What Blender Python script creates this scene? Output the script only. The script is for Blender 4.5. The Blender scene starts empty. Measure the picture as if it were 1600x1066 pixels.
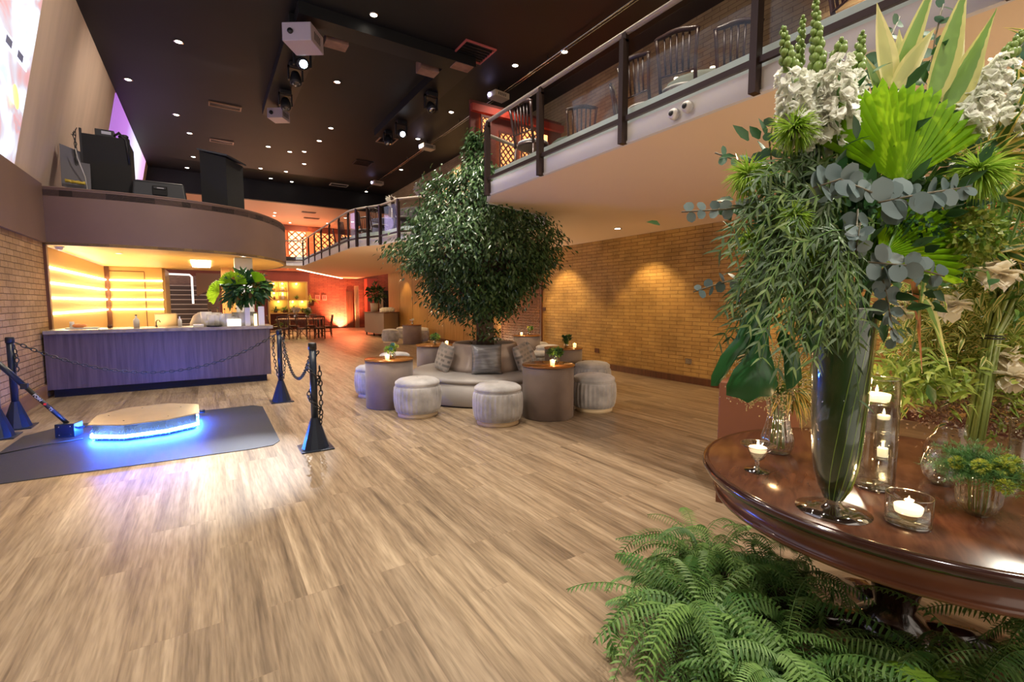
import bpy, math, random
from mathutils import Vector, Matrix

# ---------------------------------------------------------------- camera, world, exposure
S = bpy.context.scene
COL = S.collection
R = math.radians
rng = random.Random(7)
YAW, PITCH, CAMH = R(32.9), R(4.72), 1.5
cam_d = bpy.data.cameras.new('camera')
cam = bpy.data.objects.new('camera', cam_d)
COL.objects.link(cam)
cam.location = (0, 0, CAMH)
cam.rotation_euler = (R(90) - PITCH, 0, -YAW)
cam_d.sensor_width = 36.0
cam_d.lens = 735.0 / 1600.0 * 36.0
cam_d.clip_start = 0.05
cam_d.clip_end = 200
S.camera = cam
S.view_settings.view_transform = 'Standard'
S.view_settings.look = 'None'
S.view_settings.gamma = 1
S.view_settings.use_curve_mapping = False
S.view_settings.exposure = 0.75
W = bpy.data.worlds.new('world')
S.world = W
W.use_nodes = True
W.node_tree.nodes['Background'].inputs[0].default_value = (1.0, 0.86, 0.72, 1)
W.node_tree.nodes['Background'].inputs[1].default_value = 1.0
S.cycles.max_bounces = 8
S.cycles.transparent_max_bounces = 24
S.cycles.sample_clamp_indirect = 4.0
S.cycles.use_denoising = True

def spot(name, loc, target, power, color, size=60, blend=0.6, radius=0.05):
    d = bpy.data.lights.new(name, 'SPOT')
    d.energy = power; d.color = color; d.spot_size = R(size); d.spot_blend = blend; d.shadow_soft_size = radius
    o = bpy.data.objects.new(name, d); COL.objects.link(o)
    o.location = loc
    o.rotation_euler = (Vector(target) - Vector(loc)).to_track_quat('-Z', 'Y').to_euler()
    return o

def area(name, loc, target, power, color, sx, sy):
    d = bpy.data.lights.new(name, 'AREA')
    d.energy = power; d.color = color; d.shape = 'RECTANGLE'; d.size = sx; d.size_y = sy
    o = bpy.data.objects.new(name, d); COL.objects.link(o)
    o.location = loc
    o.rotation_euler = (Vector(target) - Vector(loc)).to_track_quat('-Z', 'Y').to_euler()
    return o

def point(name, loc, power, color, radius=0.03):
    d = bpy.data.lights.new(name, 'POINT')
    d.energy = power; d.color = color; d.shadow_soft_size = radius
    o = bpy.data.objects.new(name, d); COL.objects.link(o); o.location = loc
    return o

WARM = (1.0, 0.74, 0.46)
NEUT = (1.0, 0.86, 0.68)
# the hall's ceiling downlights (some shine from fittings modelled below, the rest fill the room)
for x, y, p in ((-0.3, 2.6, 420), (2.8, 2.6, 420), (-0.3, 6.0, 300), (2.7, 5.6, 450), (2.67, 8.57, 420), (0.6, 8.6, 200),
                (2.72, 11.53, 420), (-0.2, 13.4, 200), (3.23, 14.59, 420), (2.79, 17.42, 420), (1.9, 20.3, 350), (5.7, 8.7, 120),
                (5.66, 14.0, 150)):
    spot('hall_downlight_lamp', (x, y, 6.4), (x, y, 0), p, NEUT, 105, 0.9, 0.12)
# spot on the bouquet table and on the tree
spot('bouquet_spot_lamp', (4.54, -0.9, 6.0), (1.95, 0.7, 1.5), 620, (1.0, 0.93, 0.78), 36, 0.7, 0.06)
spot('bouquet_spot_lamp', (0.4, -1.2, 6.0), (1.9, 0.7, 1.3), 380, (1.0, 0.93, 0.82), 40, 0.8, 0.06)  # added fill from behind the camera
spot('bouquet_back_lamp', (3.7, 1.7, 2.84), (2.25, .66, 1.25), 80, (1.0, .86, .6), 70, .8, .04)
spot('tree_spot_lamp', (2.6, 4.2, 6.3), (3.7, 6.6, 2.5), 380, (0.95, 0.97, 0.92), 50, 0.7, 0.06)
spot('stage_spot_lamp', (1.68, 9.66, 5.7), (0.05, 4.9, 0), 4200, (0.86, 0.9, 1.0), 16, 0.9, 0.05)
spot('stage_spot_lamp', (4.4, 12.15, 5.7), (-1.15, 5.1, 0), 900, (1.0, 0.55, 0.12), 9, 0.9, 0.05)
spot('wall_fill', (1.4, 6.5, 6.35), (-1.95, 9.5, 4.6), 330, (1.0, 0.84, 0.7), 75, 0.9, 0.08)  # this pair is added fill for the upper wall, without fittings
spot('wall_fill', (1.4, 12.0, 6.35), (-1.95, 13.0, 5.0), 160, (1.0, 0.8, 0.65), 75, 0.9, 0.08)
spot('soffit_fill', (4.4, -3.2, 1.0), (5.3, 3.2, 2.9), 480, (1.0, 0.78, 0.55), 80, 0.9, 0.15)  # added fill behind the camera to brighten the soffit
spot('soffit_fill', (6.9, 12.6, 0.05), (5.6, 10.0, 2.9), 200, (1.0, 0.78, 0.5), 130, 0.9, 0.08)  # added fill at floor level for the soffit, no fitting
# recessed spots under the balcony, the last two added to brighten the far end
for x, y, p in ((6.85, 9.0, 90), (6.85, 6.36, 75), (6.49, 3.6, 70), (6.95, 18.0, 45), (6.95, 20.1, 45), (6.9, 13.2, 35), (6.4, 16.4, 60), (6.0, 19.2, 70)):
    spot('balcony_downlight_lamp', (x, y, 2.82), (x + 0.17, y, 0), p, (1.0, 0.68, 0.3), 95, 0.5, 0.03)

# ---------------------------------------------------------------- helpers
class MB:
    """collects vertices and faces of ONE mesh; 'lc' holds (across, along, random) for leaves"""
    def __init__(s): s.v = []; s.f = []; s.a = []; s.sm = []
    def add(s, vs, fs, at=None, smooth=False):
        b = len(s.v)
        s.v.extend([tuple(q) for q in vs]); s.f.extend([tuple(b + i for i in q) for q in fs])
        s.a.extend(at if at else [(0.0, 0.0, 0.5)] * len(vs)); s.sm.extend([smooth] * len(fs))
        return s
    def box(s, x0, x1, y0, y1, z0, z1):
        return s.add([(x0, y0, z0), (x1, y0, z0), (x1, y1, z0), (x0, y1, z0), (x0, y0, z1), (x1, y0, z1), (x1, y1, z1), (x0, y1, z1)],
                     [(0, 3, 2, 1), (4, 5, 6, 7), (0, 1, 5, 4), (1, 2, 6, 5), (2, 3, 7, 6), (3, 0, 4, 7)])
    def obox(s, c, ux, uy, uz, hx, hy, hz):
        c = Vector(c); ux, uy, uz = Vector(ux).normalized() * hx, Vector(uy).normalized() * hy, Vector(uz).normalized() * hz
        vs = [c + a * ux + b * uy + d * uz for d in (-1, 1) for a, b in ((-1, -1), (1, -1), (1, 1), (-1, 1))]
        return s.add(vs, [(0, 3, 2, 1), (4, 5, 6, 7), (0, 1, 5, 4), (1, 2, 6, 5), (2, 3, 7, 6), (3, 0, 4, 7)])
    def prism(s, poly, z0, z1):
        n = len(poly)
        ar = sum(poly[i][0] * poly[(i + 1) % n][1] - poly[(i + 1) % n][0] * poly[i][1] for i in range(n))
        if ar < 0: poly = poly[::-1]
        vs = [(x, y, z0) for x, y in poly] + [(x, y, z1) for x, y in poly]
        fs = [tuple(range(n - 1, -1, -1)), tuple(range(n, 2 * n))] + [(i, (i + 1) % n, n + (i + 1) % n, n + i) for i in range(n)]
        return s.add(vs, fs)
    def lathe(s, prof, n=32, c=(0, 0, 0), ripple=0.0, rn=0, smooth=True, rz=None):
        vs = []; fs = []; cx, cy, cz = c; m = len(prof)
        for k, pr in enumerate(prof):
            r, z = pr[0], pr[1]; rp = pr[2] if len(pr) > 2 else ripple
            for i in range(n):
                t = 2 * math.pi * i / n
                q = r * (1 + rp * math.cos(rn * t)) if rn else r
                vs.append((cx + q * math.cos(t), cy + q * math.sin(t), cz + z))
        for k in range(m - 1):
            for i in range(n):
                j = (i + 1) % n
                fs.append((k * n + i, k * n + j, (k + 1) * n + j, (k + 1) * n + i))
        if prof[0][0] > 1e-4: fs.append(tuple(range(n - 1, -1, -1)))
        if prof[-1][0] > 1e-4: fs.append(tuple((m - 1) * n + i for i in range(n)))
        return s.add(vs, fs, None, smooth)
    def open_lathe(s, prof, n=32, c=(0, 0, 0), ripple=0.0, rn=0):
        vs = []; fs = []; m = len(prof)
        for r, z in prof:
            for i in range(n):
                t = 2 * math.pi * i / n; q = r * (1 + ripple * math.cos(rn * t))
                vs.append((c[0] + q * math.cos(t), c[1] + q * math.sin(t), c[2] + z))
        for k in range(m - 1):
            for i in range(n):
                j = (i + 1) % n; fs.append((k * n + i, k * n + j, (k + 1) * n + j, (k + 1) * n + i))
        return s.add(vs, fs, None, True)
    def tube(s, pts, r, n=8, closed=False, at=None):
        pts = [Vector(p) for p in pts]; m = len(pts); vs = []; fs = []; prev = None; aa = []
        for k, p in enumerate(pts):
            if closed: t = pts[(k + 1) % m] - pts[(k - 1) % m]
            else: t = pts[min(k + 1, m - 1)] - pts[max(k - 1, 0)]
            if t.length < 1e-9: t = Vector((0, 0, 1))
            t.normalize()
            if prev is None:
                u = t.cross(Vector((0, 0, 1)));
                if u.length < 0.1: u = t.cross(Vector((1, 0, 0)))
            else: u = prev - t * prev.dot(t)
            u.normalize(); w = t.cross(u); prev = u
            rr = r[k] if isinstance(r, (list, tuple)) else r
            for i in range(n):
                a = 2 * math.pi * i / n
                vs.append(p + (u * math.cos(a) + w * math.sin(a)) * rr); aa.append((0, k / max(1, m - 1), 0.5))
        for k in range(m if closed else m - 1):
            k2 = (k + 1) % m
            for i in range(n):
                j = (i + 1) % n; fs.append((k * n + i, k2 * n + i, k2 * n + j, k * n + j))
        if not closed:
            fs.append(tuple(range(n))); fs.append(tuple((m - 1) * n + i for i in range(n - 1, -1, -1)))
        return s.add(vs, fs, aa, True)
    def ball(s, c, r, n=10, m=6, sq=(1, 1, 1)):
        vs = [(c[0], c[1], c[2] - r * sq[2])]; fs = []
        for k in range(1, m):
            p = -math.pi / 2 + math.pi * k / m
            for i in range(n):
                t = 2 * math.pi * i / n
                vs.append((c[0] + r * sq[0] * math.cos(p) * math.cos(t), c[1] + r * sq[1] * math.cos(p) * math.sin(t), c[2] + r * sq[2] * math.sin(p)))
        vs.append((c[0], c[1], c[2] + r * sq[2])); L = len(vs) - 1
        for i in range(n):
            j = (i + 1) % n
            fs.append((0, 1 + j, 1 + i)); fs.append((L, 1 + (m - 2) * n + i, 1 + (m - 2) * n + j))
            for k in range(m - 2): fs.append((1 + k * n + i, 1 + k * n + j, 1 + (k + 1) * n + j, 1 + (k + 1) * n + i))
        return s.add(vs, fs, None, True)
    def kite(s, p, d, nrm, L, Wd, fold=0.25, q=0.45):
        p = Vector(p); d = Vector(d).normalized(); nrm = Vector(nrm)
        sd = d.cross(nrm)
        if sd.length < 1e-3: sd = d.cross(Vector((1, 0.3, 0)))
        sd.normalize(); nn = sd.cross(d); rn = rng.random()
        m = p + d * L * q + nn * Wd * fold
        return s.add([p, m + sd * Wd / 2, p + d * L, m - sd * Wd / 2], [(0, 1, 2), (0, 2, 3)],
                     [(0, 0, rn), (1, q, rn), (0, 1, rn), (-1, q, rn)], True)
    def leaf(s, p, d, nrm, L, Wd, prof='ell', droop=0.3, fold=0.15, n=5, twist=0.0, rn=None):
        """blade with a midrib: 3 vertices across, n segments along, bending towards -z"""
        p = Vector(p); d = Vector(d).normalized(); nrm = Vector(nrm)
        sd = d.cross(nrm)
        if sd.length < 1e-3: sd = d.cross(Vector((1, 0.3, 0)))
        sd.normalize(); nn = sd.cross(d); rn = rng.random() if rn is None else rn
        vs = []; at = []; fs = []; c = p.copy(); dd = d.copy()
        for k in range(n + 1):
            t = k / n
            if prof == 'ell': w = math.sin(math.pi * min(1, max(0.02, t * 0.97 + 0.03)) ** 0.8)
            elif prof == 'round': w = math.sqrt(max(0.0, 1 - (2 * t - 1) ** 2)) + 0.02
            elif prof == 'lance': w = math.sin(math.pi * (0.06 + 0.94 * t) ** 0.6) * (1 - 0.2 * t)
            else: w = (1 - t) ** 0.5
            w = max(w, 0.02) * Wd / 2
            s2 = sd * math.cos(twist * t) + nn * math.sin(twist * t)
            up = s2.cross(dd)
            vs += [c + s2 * w + up * w * fold * 2, c, c - s2 * w + up * w * fold * 2]
            at += [(1, t, rn), (0, t, rn), (-1, t, rn)]
            dd = (dd + Vector((0, 0, -droop / n))).normalized(); c = c + dd * (L / n)
        for k in range(n):
            b = 3 * k; fs += [(b, b + 1, b + 4, b + 3), (b + 1, b + 2, b + 5, b + 4)]
        return s.add(vs, fs, at, True)

def obj(name, mb, mat, parent=None, loc=None, bevel=0, seg=2, label=None):
    me = bpy.data.meshes.new(name)
    me.from_pydata(mb.v, [], mb.f)
    me.polygons.foreach_set('use_smooth', mb.sm)
    at = me.attributes.new('lc', 'FLOAT_VECTOR', 'POINT')
    at.data.foreach_set('vector', [c for q in mb.a for c in q])
    me.update()
    if mat: me.materials.append(mat)
    o = bpy.data.objects.new(name, me); COL.objects.link(o)
    if parent: o.parent = parent
    if loc: o.location = loc
    if bevel:
        m = o.modifiers.new('bevel', 'BEVEL'); m.width = bevel; m.segments = seg; m.limit_method = 'ANGLE'
    if label: o['label'] = label
    return o

def tag(o, label, cat, group=None, kind=None):
    o['label'] = label; o['category'] = cat
    if group: o['group'] = group
    if kind: o['kind'] = kind
    return o

def thing(name, label, cat, loc=(0, 0, 0), rz=0, group=None):
    o = bpy.data.objects.new(name, None); COL.objects.link(o)
    o.location = loc; o.rotation_euler = (0, 0, rz); o.empty_display_size = 0.1
    return tag(o, label, cat, group)

def struct(name, mb, mat, label=None, **k):
    o = obj(name, mb, mat, **k); o['kind'] = 'structure'
    if label: o['label'] = label
    return o

def copy_tree(o, parent=None):
    c = o.copy(); COL.objects.link(c)
    if parent: c.parent = parent
    for ch in list(o.children): copy_tree(ch, c)
    return c

def dup(root, loc, rz, label, group=None, scale=None):
    c = copy_tree(root); c.location = loc; c.rotation_euler = (0, 0, rz); c['label'] = label
    if group: c['group'] = group
    if scale: c.scale = (scale, scale, scale)
    return c

# ---------------------------------------------------------------- materials
def new_mat(name):
    m = bpy.data.materials.new(name); m.use_nodes = True
    nt = m.node_tree
    return m, nt, nt.nodes['Principled BSDF']

def N(nt, t, **k):
    n = nt.nodes.new(t)
    for a, b in k.items(): setattr(n, a, b)
    return n

def mat(name, col, rough=0.5, metal=0.0, noise=0.0, nscale=8.0, bump=0.0, bscale=60.0, spec=0.5, emit=None, es=0.0, sheen=0.0, coat=0.0, stretch=(1, 1, 1)):
    m, nt, b = new_mat(name); L = nt.links
    b.inputs['Base Color'].default_value = (*col, 1); b.inputs['Roughness'].default_value = rough
    b.inputs['Metallic'].default_value = metal; b.inputs['Specular IOR Level'].default_value = spec
    b.inputs['Sheen Weight'].default_value = sheen; b.inputs['Coat Weight'].default_value = coat
    if emit: b.inputs['Emission Color'].default_value = (*emit, 1); b.inputs['Emission Strength'].default_value = es
    if noise or bump:
        tc = N(nt, 'ShaderNodeTexCoord'); mp = N(nt, 'ShaderNodeMapping'); mp.inputs['Scale'].default_value = stretch
        L.new(tc.outputs['Object'], mp.inputs['Vector'])
    if noise:
        nz = N(nt, 'ShaderNodeTexNoise'); nz.inputs['Scale'].default_value = nscale; nz.inputs['Detail'].default_value = 5
        cr = N(nt, 'ShaderNodeValToRGB')
        cr.color_ramp.elements[0].position = 0.3; cr.color_ramp.elements[1].position = 0.7
        cr.color_ramp.elements[0].color = (*[c * (1 - noise) for c in col], 1)
        cr.color_ramp.elements[1].color = (*[min(1, c * (1 + noise)) for c in col], 1)
        L.new(mp.outputs[0], nz.inputs['Vector']); L.new(nz.outputs['Fac'], cr.inputs['Fac']); L.new(cr.outputs[0], b.inputs['Base Color'])
    if bump:
        n2 = N(nt, 'ShaderNodeTexNoise'); n2.inputs['Scale'].default_value = bscale; n2.inputs['Detail'].default_value = 4
        bp = N(nt, 'ShaderNodeBump'); bp.inputs['Strength'].default_value = bump; bp.inputs['Distance'].default_value = 0.02
        L.new(mp.outputs[0], n2.inputs['Vector']); L.new(n2.outputs['Fac'], bp.inputs['Height']); L.new(bp.outputs[0], b.inputs['Normal'])
    return m

def emit_mat(name, col, st):
    m, nt, b = new_mat(name)
    b.inputs['Base Color'].default_value = (*col, 1)
    b.inputs['Emission Color'].default_value = (*col, 1); b.inputs['Emission Strength'].default_value = st
    return m

def glass_mat(name, tint=(0.96, 0.98, 0.97), refl=0.5, rough=0.02, edge=0.75):
    """thin glass: clear transmission with Fresnel reflections"""
    m, nt, b = new_mat(name); L = nt.links
    nt.nodes.remove(b)
    tr = N(nt, 'ShaderNodeBsdfTransparent'); tr.inputs[0].default_value = (*tint, 1)
    gl = N(nt, 'ShaderNodeBsdfGlossy'); gl.inputs['Roughness'].default_value = rough
    lw = N(nt, 'ShaderNodeLayerWeight'); lw.inputs['Blend'].default_value = 0.5
    pw = N(nt, 'ShaderNodeMath', operation='POWER'); pw.inputs[1].default_value = 2.4; L.new(lw.outputs['Facing'], pw.inputs[0])
    ml = N(nt, 'ShaderNodeMath', operation='MULTIPLY_ADD'); ml.inputs[1].default_value = edge; ml.inputs[2].default_value = refl * 0.14; L.new(pw.outputs[0], ml.inputs[0])
    mx = N(nt, 'ShaderNodeMixShader')
    L.new(ml.outputs[0], mx.inputs[0]); L.new(tr.outputs[0], mx.inputs[1]); L.new(gl.outputs[0], mx.inputs[2])
    L.new(mx.outputs[0], nt.nodes['Material Output'].inputs[0])
    return m

def leaf_mat(name, c1, c2, edge=None, ew=0.6, rough=0.4, trans=0.3, vein=None, tcol=None, rib=None):
    """leaf colour varies per leaf; optional pale margin (edge), vein or pleats across the blade"""
    m, nt, b = new_mat(name); L = nt.links
    at = N(nt, 'ShaderNodeAttribute', attribute_name='lc'); sp = N(nt, 'ShaderNodeSeparateXYZ'); L.new(at.outputs['Vector'], sp.inputs[0])
    cr = N(nt, 'ShaderNodeMix', data_type='RGBA'); L.new(sp.outputs[2], cr.inputs[0])
    cr.inputs[6].default_value = (*c1, 1); cr.inputs[7].default_value = (*c2, 1); out = cr.outputs[2]
    ab = N(nt, 'ShaderNodeMath', operation='ABSOLUTE'); L.new(sp.outputs[0], ab.inputs[0])
    if edge:
        gt = N(nt, 'ShaderNodeMath', operation='GREATER_THAN'); gt.inputs[1].default_value = ew; L.new(ab.outputs[0], gt.inputs[0])
        mx = N(nt, 'ShaderNodeMix', data_type='RGBA'); L.new(gt.outputs[0], mx.inputs[0]); L.new(out, mx.inputs[6]); mx.inputs[7].default_value = (*edge, 1); out = mx.outputs[2]
    if vein:
        lt = N(nt, 'ShaderNodeMath', operation='LESS_THAN'); lt.inputs[1].default_value = 0.07; L.new(ab.outputs[0], lt.inputs[0])
        mx = N(nt, 'ShaderNodeMix', data_type='RGBA'); L.new(lt.outputs[0], mx.inputs[0]); L.new(out, mx.inputs[6]); mx.inputs[7].default_value = (*vein, 1); out = mx.outputs[2]
    L.new(out, b.inputs['Base Color']); b.inputs['Roughness'].default_value = rough
    tl = N(nt, 'ShaderNodeBsdfTranslucent'); 
    if tcol: tl.inputs[0].default_value = (*tcol, 1)
    else: L.new(out, tl.inputs[0])
    ms = N(nt, 'ShaderNodeMixShader'); ms.inputs[0].default_value = trans
    L.new(b.outputs[0], ms.inputs[1]); L.new(tl.outputs[0], ms.inputs[2]); L.new(ms.outputs[0], nt.nodes['Material Output'].inputs[0])
    return m

def brick_mat(name, c1, c2, mort, axis='yz', bw=0.3, bh=0.075, ms=0.006, rough=0.75, bump=0.6, blotch=0.35):
    m, nt, b = new_mat(name); L = nt.links
    tc = N(nt, 'ShaderNodeTexCoord'); sp = N(nt, 'ShaderNodeSeparateXYZ'); cb = N(nt, 'ShaderNodeCombineXYZ')
    L.new(tc.outputs['Object'], sp.inputs[0]); L.new(sp.outputs['Y' if axis == 'yz' else 'X'], cb.inputs[0]); L.new(sp.outputs['Z'], cb.inputs[1])
    dn = N(nt, 'ShaderNodeTexNoise'); dn.inputs['Scale'].default_value = 6; L.new(cb.outputs[0], dn.inputs['Vector'])
    ad = N(nt, 'ShaderNodeVectorMath', operation='MULTIPLY_ADD'); ad.inputs[1].default_value = (0.012, 0.012, 0.0)
    L.new(dn.outputs['Color'], ad.inputs[0]); L.new(cb.outputs[0], ad.inputs[2])
    br = N(nt, 'ShaderNodeTexBrick'); L.new(ad.outputs[0], br.inputs['Vector'])
    br.inputs['Color1'].default_value = (*c1, 1); br.inputs['Color2'].default_value = (*c2, 1); br.inputs['Mortar'].default_value = (*mort, 1)
    br.inputs['Scale'].default_value = 1; br.inputs['Brick Width'].default_value = bw; br.inputs['Row Height'].default_value = bh
    br.inputs['Mortar Size'].default_value = ms; br.inputs['Mortar Smooth'].default_value = 0.6
    nz = N(nt, 'ShaderNodeTexNoise'); nz.inputs['Scale'].default_value = 1.3; nz.inputs['Detail'].default_value = 6; nz.inputs['Roughness'].default_value = 0.65
    L.new(tc.outputs['Object'], nz.inputs['Vector'])
    cr = N(nt, 'ShaderNodeValToRGB'); cr.color_ramp.elements[0].position = 0.3; cr.color_ramp.elements[1].position = 0.62
    v = 1 - blotch; cr.color_ramp.elements[0].color = (v, v * 0.97, v * 0.93, 1); cr.color_ramp.elements[1].color = (1, 1, 1, 1)
    L.new(nz.outputs['Fac'], cr.inputs[0])
    mx = N(nt, 'ShaderNodeMix', data_type='RGBA', blend_type='MULTIPLY'); mx.inputs[0].default_value = 1
    L.new(br.outputs['Color'], mx.inputs[6]); L.new(cr.outputs[0], mx.inputs[7]); L.new(mx.outputs[2], b.inputs['Base Color'])
    b.inputs['Roughness'].default_value = rough
    n2 = N(nt, 'ShaderNodeTexNoise'); n2.inputs['Scale'].default_value = 30; n2.inputs['Detail'].default_value = 4; L.new(tc.outputs['Object'], n2.inputs['Vector'])
    mm = N(nt, 'ShaderNodeMath', operation='MULTIPLY_ADD'); mm.inputs[1].default_value = -1.0; L.new(br.outputs['Fac'], mm.inputs[0]); L.new(n2.outputs['Fac'], mm.inputs[2])
    bp = N(nt, 'ShaderNodeBump'); bp.inputs['Strength'].default_value = bump; bp.inputs['Distance'].default_value = 0.012
    L.new(mm.outputs[0], bp.inputs['Height']); L.new(bp.outputs[0], b.inputs['Normal'])
    return m

def plank_mat(name):
    m, nt, b = new_mat(name); L = nt.links
    tc = N(nt, 'ShaderNodeTexCoord'); sp = N(nt, 'ShaderNodeSeparateXYZ'); cb = N(nt, 'ShaderNodeCombineXYZ')
    L.new(tc.outputs['Object'], sp.inputs[0]); L.new(sp.outputs['Y'], cb.inputs[0]); L.new(sp.outputs['X'], cb.inputs[1])
    br = N(nt, 'ShaderNodeTexBrick'); L.new(cb.outputs[0], br.inputs['Vector']); br.offset = 0.37; br.offset_frequency = 3
    br.inputs['Color1'].default_value = (0, 0, 0, 1); br.inputs['Color2'].default_value = (1, 1, 1, 1); br.inputs['Mortar'].default_value = (0.5, 0.5, 0.5, 1)
    br.inputs['Scale'].default_value = 1; br.inputs['Brick Width'].default_value = 1.25; br.inputs['Row Height'].default_value = 0.185
    br.inputs['Mortar Size'].default_value = 0.0014; br.inputs['Mortar Smooth'].default_value = 0.2
    off = N(nt, 'ShaderNodeVectorMath', operation='MULTIPLY_ADD'); off.inputs[1].default_value = (7.3, 3.1, 5.0)
    L.new(br.outputs['Color'], off.inputs[0]); L.new(tc.outputs['Object'], off.inputs[2])
    mp = N(nt, 'ShaderNodeMapping'); mp.inputs['Scale'].default_value = (8.0, 0.3, 1); L.new(off.outputs[0], mp.inputs['Vector'])
    g = N(nt, 'ShaderNodeTexNoise'); g.inputs['Scale'].default_value = 1.6; g.inputs['Detail'].default_value = 8; g.inputs['Roughness'].default_value = 0.62; g.inputs['Distortion'].default_value = 0.25
    L.new(mp.outputs[0], g.inputs['Vector'])
    cr = N(nt, 'ShaderNodeValToRGB'); e = cr.color_ramp.elements
    e[0].position = 0.28; e[0].color = (0.12, 0.085, 0.058, 1); e[1].position = 0.68; e[1].color = (0.42, 0.33, 0.235, 1)
    k = e.new(0.47); k.color = (0.29, 0.217, 0.146, 1)
    L.new(g.outputs['Fac'], cr.inputs[0])
    # fine rings
    mp2 = N(nt, 'ShaderNodeMapping'); mp2.inputs['Scale'].default_value = (60, 4, 1); L.new(off.outputs[0], mp2.inputs['Vector'])
    g2 = N(nt, 'ShaderNodeTexNoise'); g2.inputs['Scale'].default_value = 1.2; g2.inputs['Detail'].default_value = 5; L.new(mp2.outputs[0], g2.inputs['Vector'])
    c2 = N(nt, 'ShaderNodeValToRGB'); c2.color_ramp.elements[0].position = 0.3; c2.color_ramp.elements[0].color = (0.60, 0.57, 0.53, 1)
    c2.color_ramp.elements[1].position = 0.62; c2.color_ramp.elements[1].color = (1.06, 1.05, 1.04, 1); L.new(g2.outputs['Fac'], c2.inputs[0])
    m1 = N(nt, 'ShaderNodeMix', data_type='RGBA', blend_type='MULTIPLY'); m1.inputs[0].default_value = 0.9
    L.new(cr.outputs[0], m1.inputs[6]); L.new(c2.outputs[0], m1.inputs[7])
    # tint per plank
    c3 = N(nt, 'ShaderNodeValToRGB'); c3.color_ramp.elements[0].color = (0.84, 0.83, 0.82, 1); c3.color_ramp.elements[1].color = (1.12, 1.12, 1.1, 1)
    L.new(br.outputs['Color'], c3.inputs[0])
    m2 = N(nt, 'ShaderNodeMix', data_type='RGBA', blend_type='MULTIPLY'); m2.inputs[0].default_value = 1.0
    L.new(m1.outputs[2], m2.inputs[6]); L.new(c3.outputs[0], m2.inputs[7])
    m3 = N(nt, 'ShaderNodeMix', data_type='RGBA'); L.new(br.outputs['Fac'], m3.inputs[0]); L.new(m2.outputs[2], m3.inputs[6]); m3.inputs[7].default_value = (0.26, 0.18, 0.115, 1)
    L.new(m3.outputs[2], b.inputs['Base Color'])
    rr = N(nt, 'ShaderNodeMapRange'); rr.inputs[3].default_value = 0.42; rr.inputs[4].default_value = 0.3; L.new(g2.outputs['Fac'], rr.inputs[0]); L.new(rr.outputs[0], b.inputs['Roughness'])
    bp = N(nt, 'ShaderNodeBump'); bp.inputs['Strength'].default_value = 0.15; bp.inputs['Distance'].default_value = 0.004
    L.new(g2.outputs['Fac'], bp.inputs['Height']); L.new(bp.outputs[0], b.inputs['Normal'])
    return m

def grain_mat(name, c1, c2, scale=(1, 1, 1), rough=0.45, ns=3.0, coat=0.0):
    m, nt, b = new_mat(name); L = nt.links
    tc = N(nt, 'ShaderNodeTexCoord'); mp = N(nt, 'ShaderNodeMapping'); mp.inputs['Scale'].default_value = scale; L.new(tc.outputs['Object'], mp.inputs[0])
    g = N(nt, 'ShaderNodeTexNoise'); g.inputs['Scale'].default_value = ns; g.inputs['Detail'].default_value = 6; g.inputs['Distortion'].default_value = 0.5
    L.new(mp.outputs[0], g.inputs['Vector'])
    cr = N(nt, 'ShaderNodeValToRGB'); cr.color_ramp.elements[0].position = 0.32; cr.color_ramp.elements[1].position = 0.66
    cr.color_ramp.elements[0].color = (*c1, 1); cr.color_ramp.elements[1].color = (*c2, 1)
    L.new(g.outputs['Fac'], cr.inputs[0]); L.new(cr.outputs[0], b.inputs['Base Color']); b.inputs['Roughness'].default_value = rough; b.inputs['Coat Weight'].default_value = coat
    return m

M = {}
M['floor'] = plank_mat('oak_plank_floor')
M['brick_r'] = brick_mat('painted_ochre_brick', (0.60, 0.37, 0.12), (0.50, 0.29, 0.085), (0.30, 0.16, 0.05), 'yz', 0.34, 0.072, 0.006, bump=1.0, blotch=.5)
M['brick_l'] = brick_mat('pale_painted_brick', (0.56, 0.36, 0.17), (0.46, 0.28, 0.12), (0.20, 0.11, 0.05), 'yz', 0.26, 0.085, 0.007, bump=1.0)
M['brick_up'] = brick_mat('balcony_brick', (0.46, 0.34, 0.18), (0.36, 0.26, 0.13), (0.2, 0.12, 0.07), 'yz', 0.3, 0.075, 0.006)
M['brick_red'] = brick_mat('rough_brick_back', (0.42, 0.12, 0.06), (0.32, 0.08, 0.045), (0.16, 0.04, 0.025), 'xz', 0.45, 0.09, 0.01, bump=1.0)
M['band'] = mat('brown_plaster', (0.20, 0.125, 0.088), 0.55, noise=0.06, nscale=2)
M['fascia'] = mat('taupe_plaster', (0.165, 0.10, 0.078), 0.5, noise=0.05, nscale=2)
M['plaster'] = mat('warm_grey_plaster', (0.60, 0.48, 0.38), 0.7, noise=0.1, nscale=1.5, stretch=(1, 2, 0.2))
M['black'] = mat('black_ceiling_paint', (0.003, 0.0029, 0.0042), 0.6, noise=0.5, nscale=1.2)
M['cream'] = mat('cream_soffit_paint', (0.86, 0.66, 0.44), 0.6)
M['pinkceil'] = mat('salmon_ceiling_paint', (0.6, 0.36, 0.24), 0.6)
M['white'] = mat('white_paint', (0.72, 0.70, 0.68), 0.45)
M['frost'] = mat('pale_green_slab_edge', (0.68, 0.80, 0.78), 0.3)
M['wood_r'] = grain_mat('amber_veneer', (0.33, 0.17, 0.045), (0.46, 0.25, 0.075), (6, 6, 0.5), 0.45)
M['darkwood'] = grain_mat('dark_brown_wood', (0.085, 0.03, 0.014), (0.14, 0.05, 0.022), (6, 6, 0.6), 0.4)
M['rail'] = mat('bronze_steel', (0.055, 0.034, 0.028), 0.35, 0.6)
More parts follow.
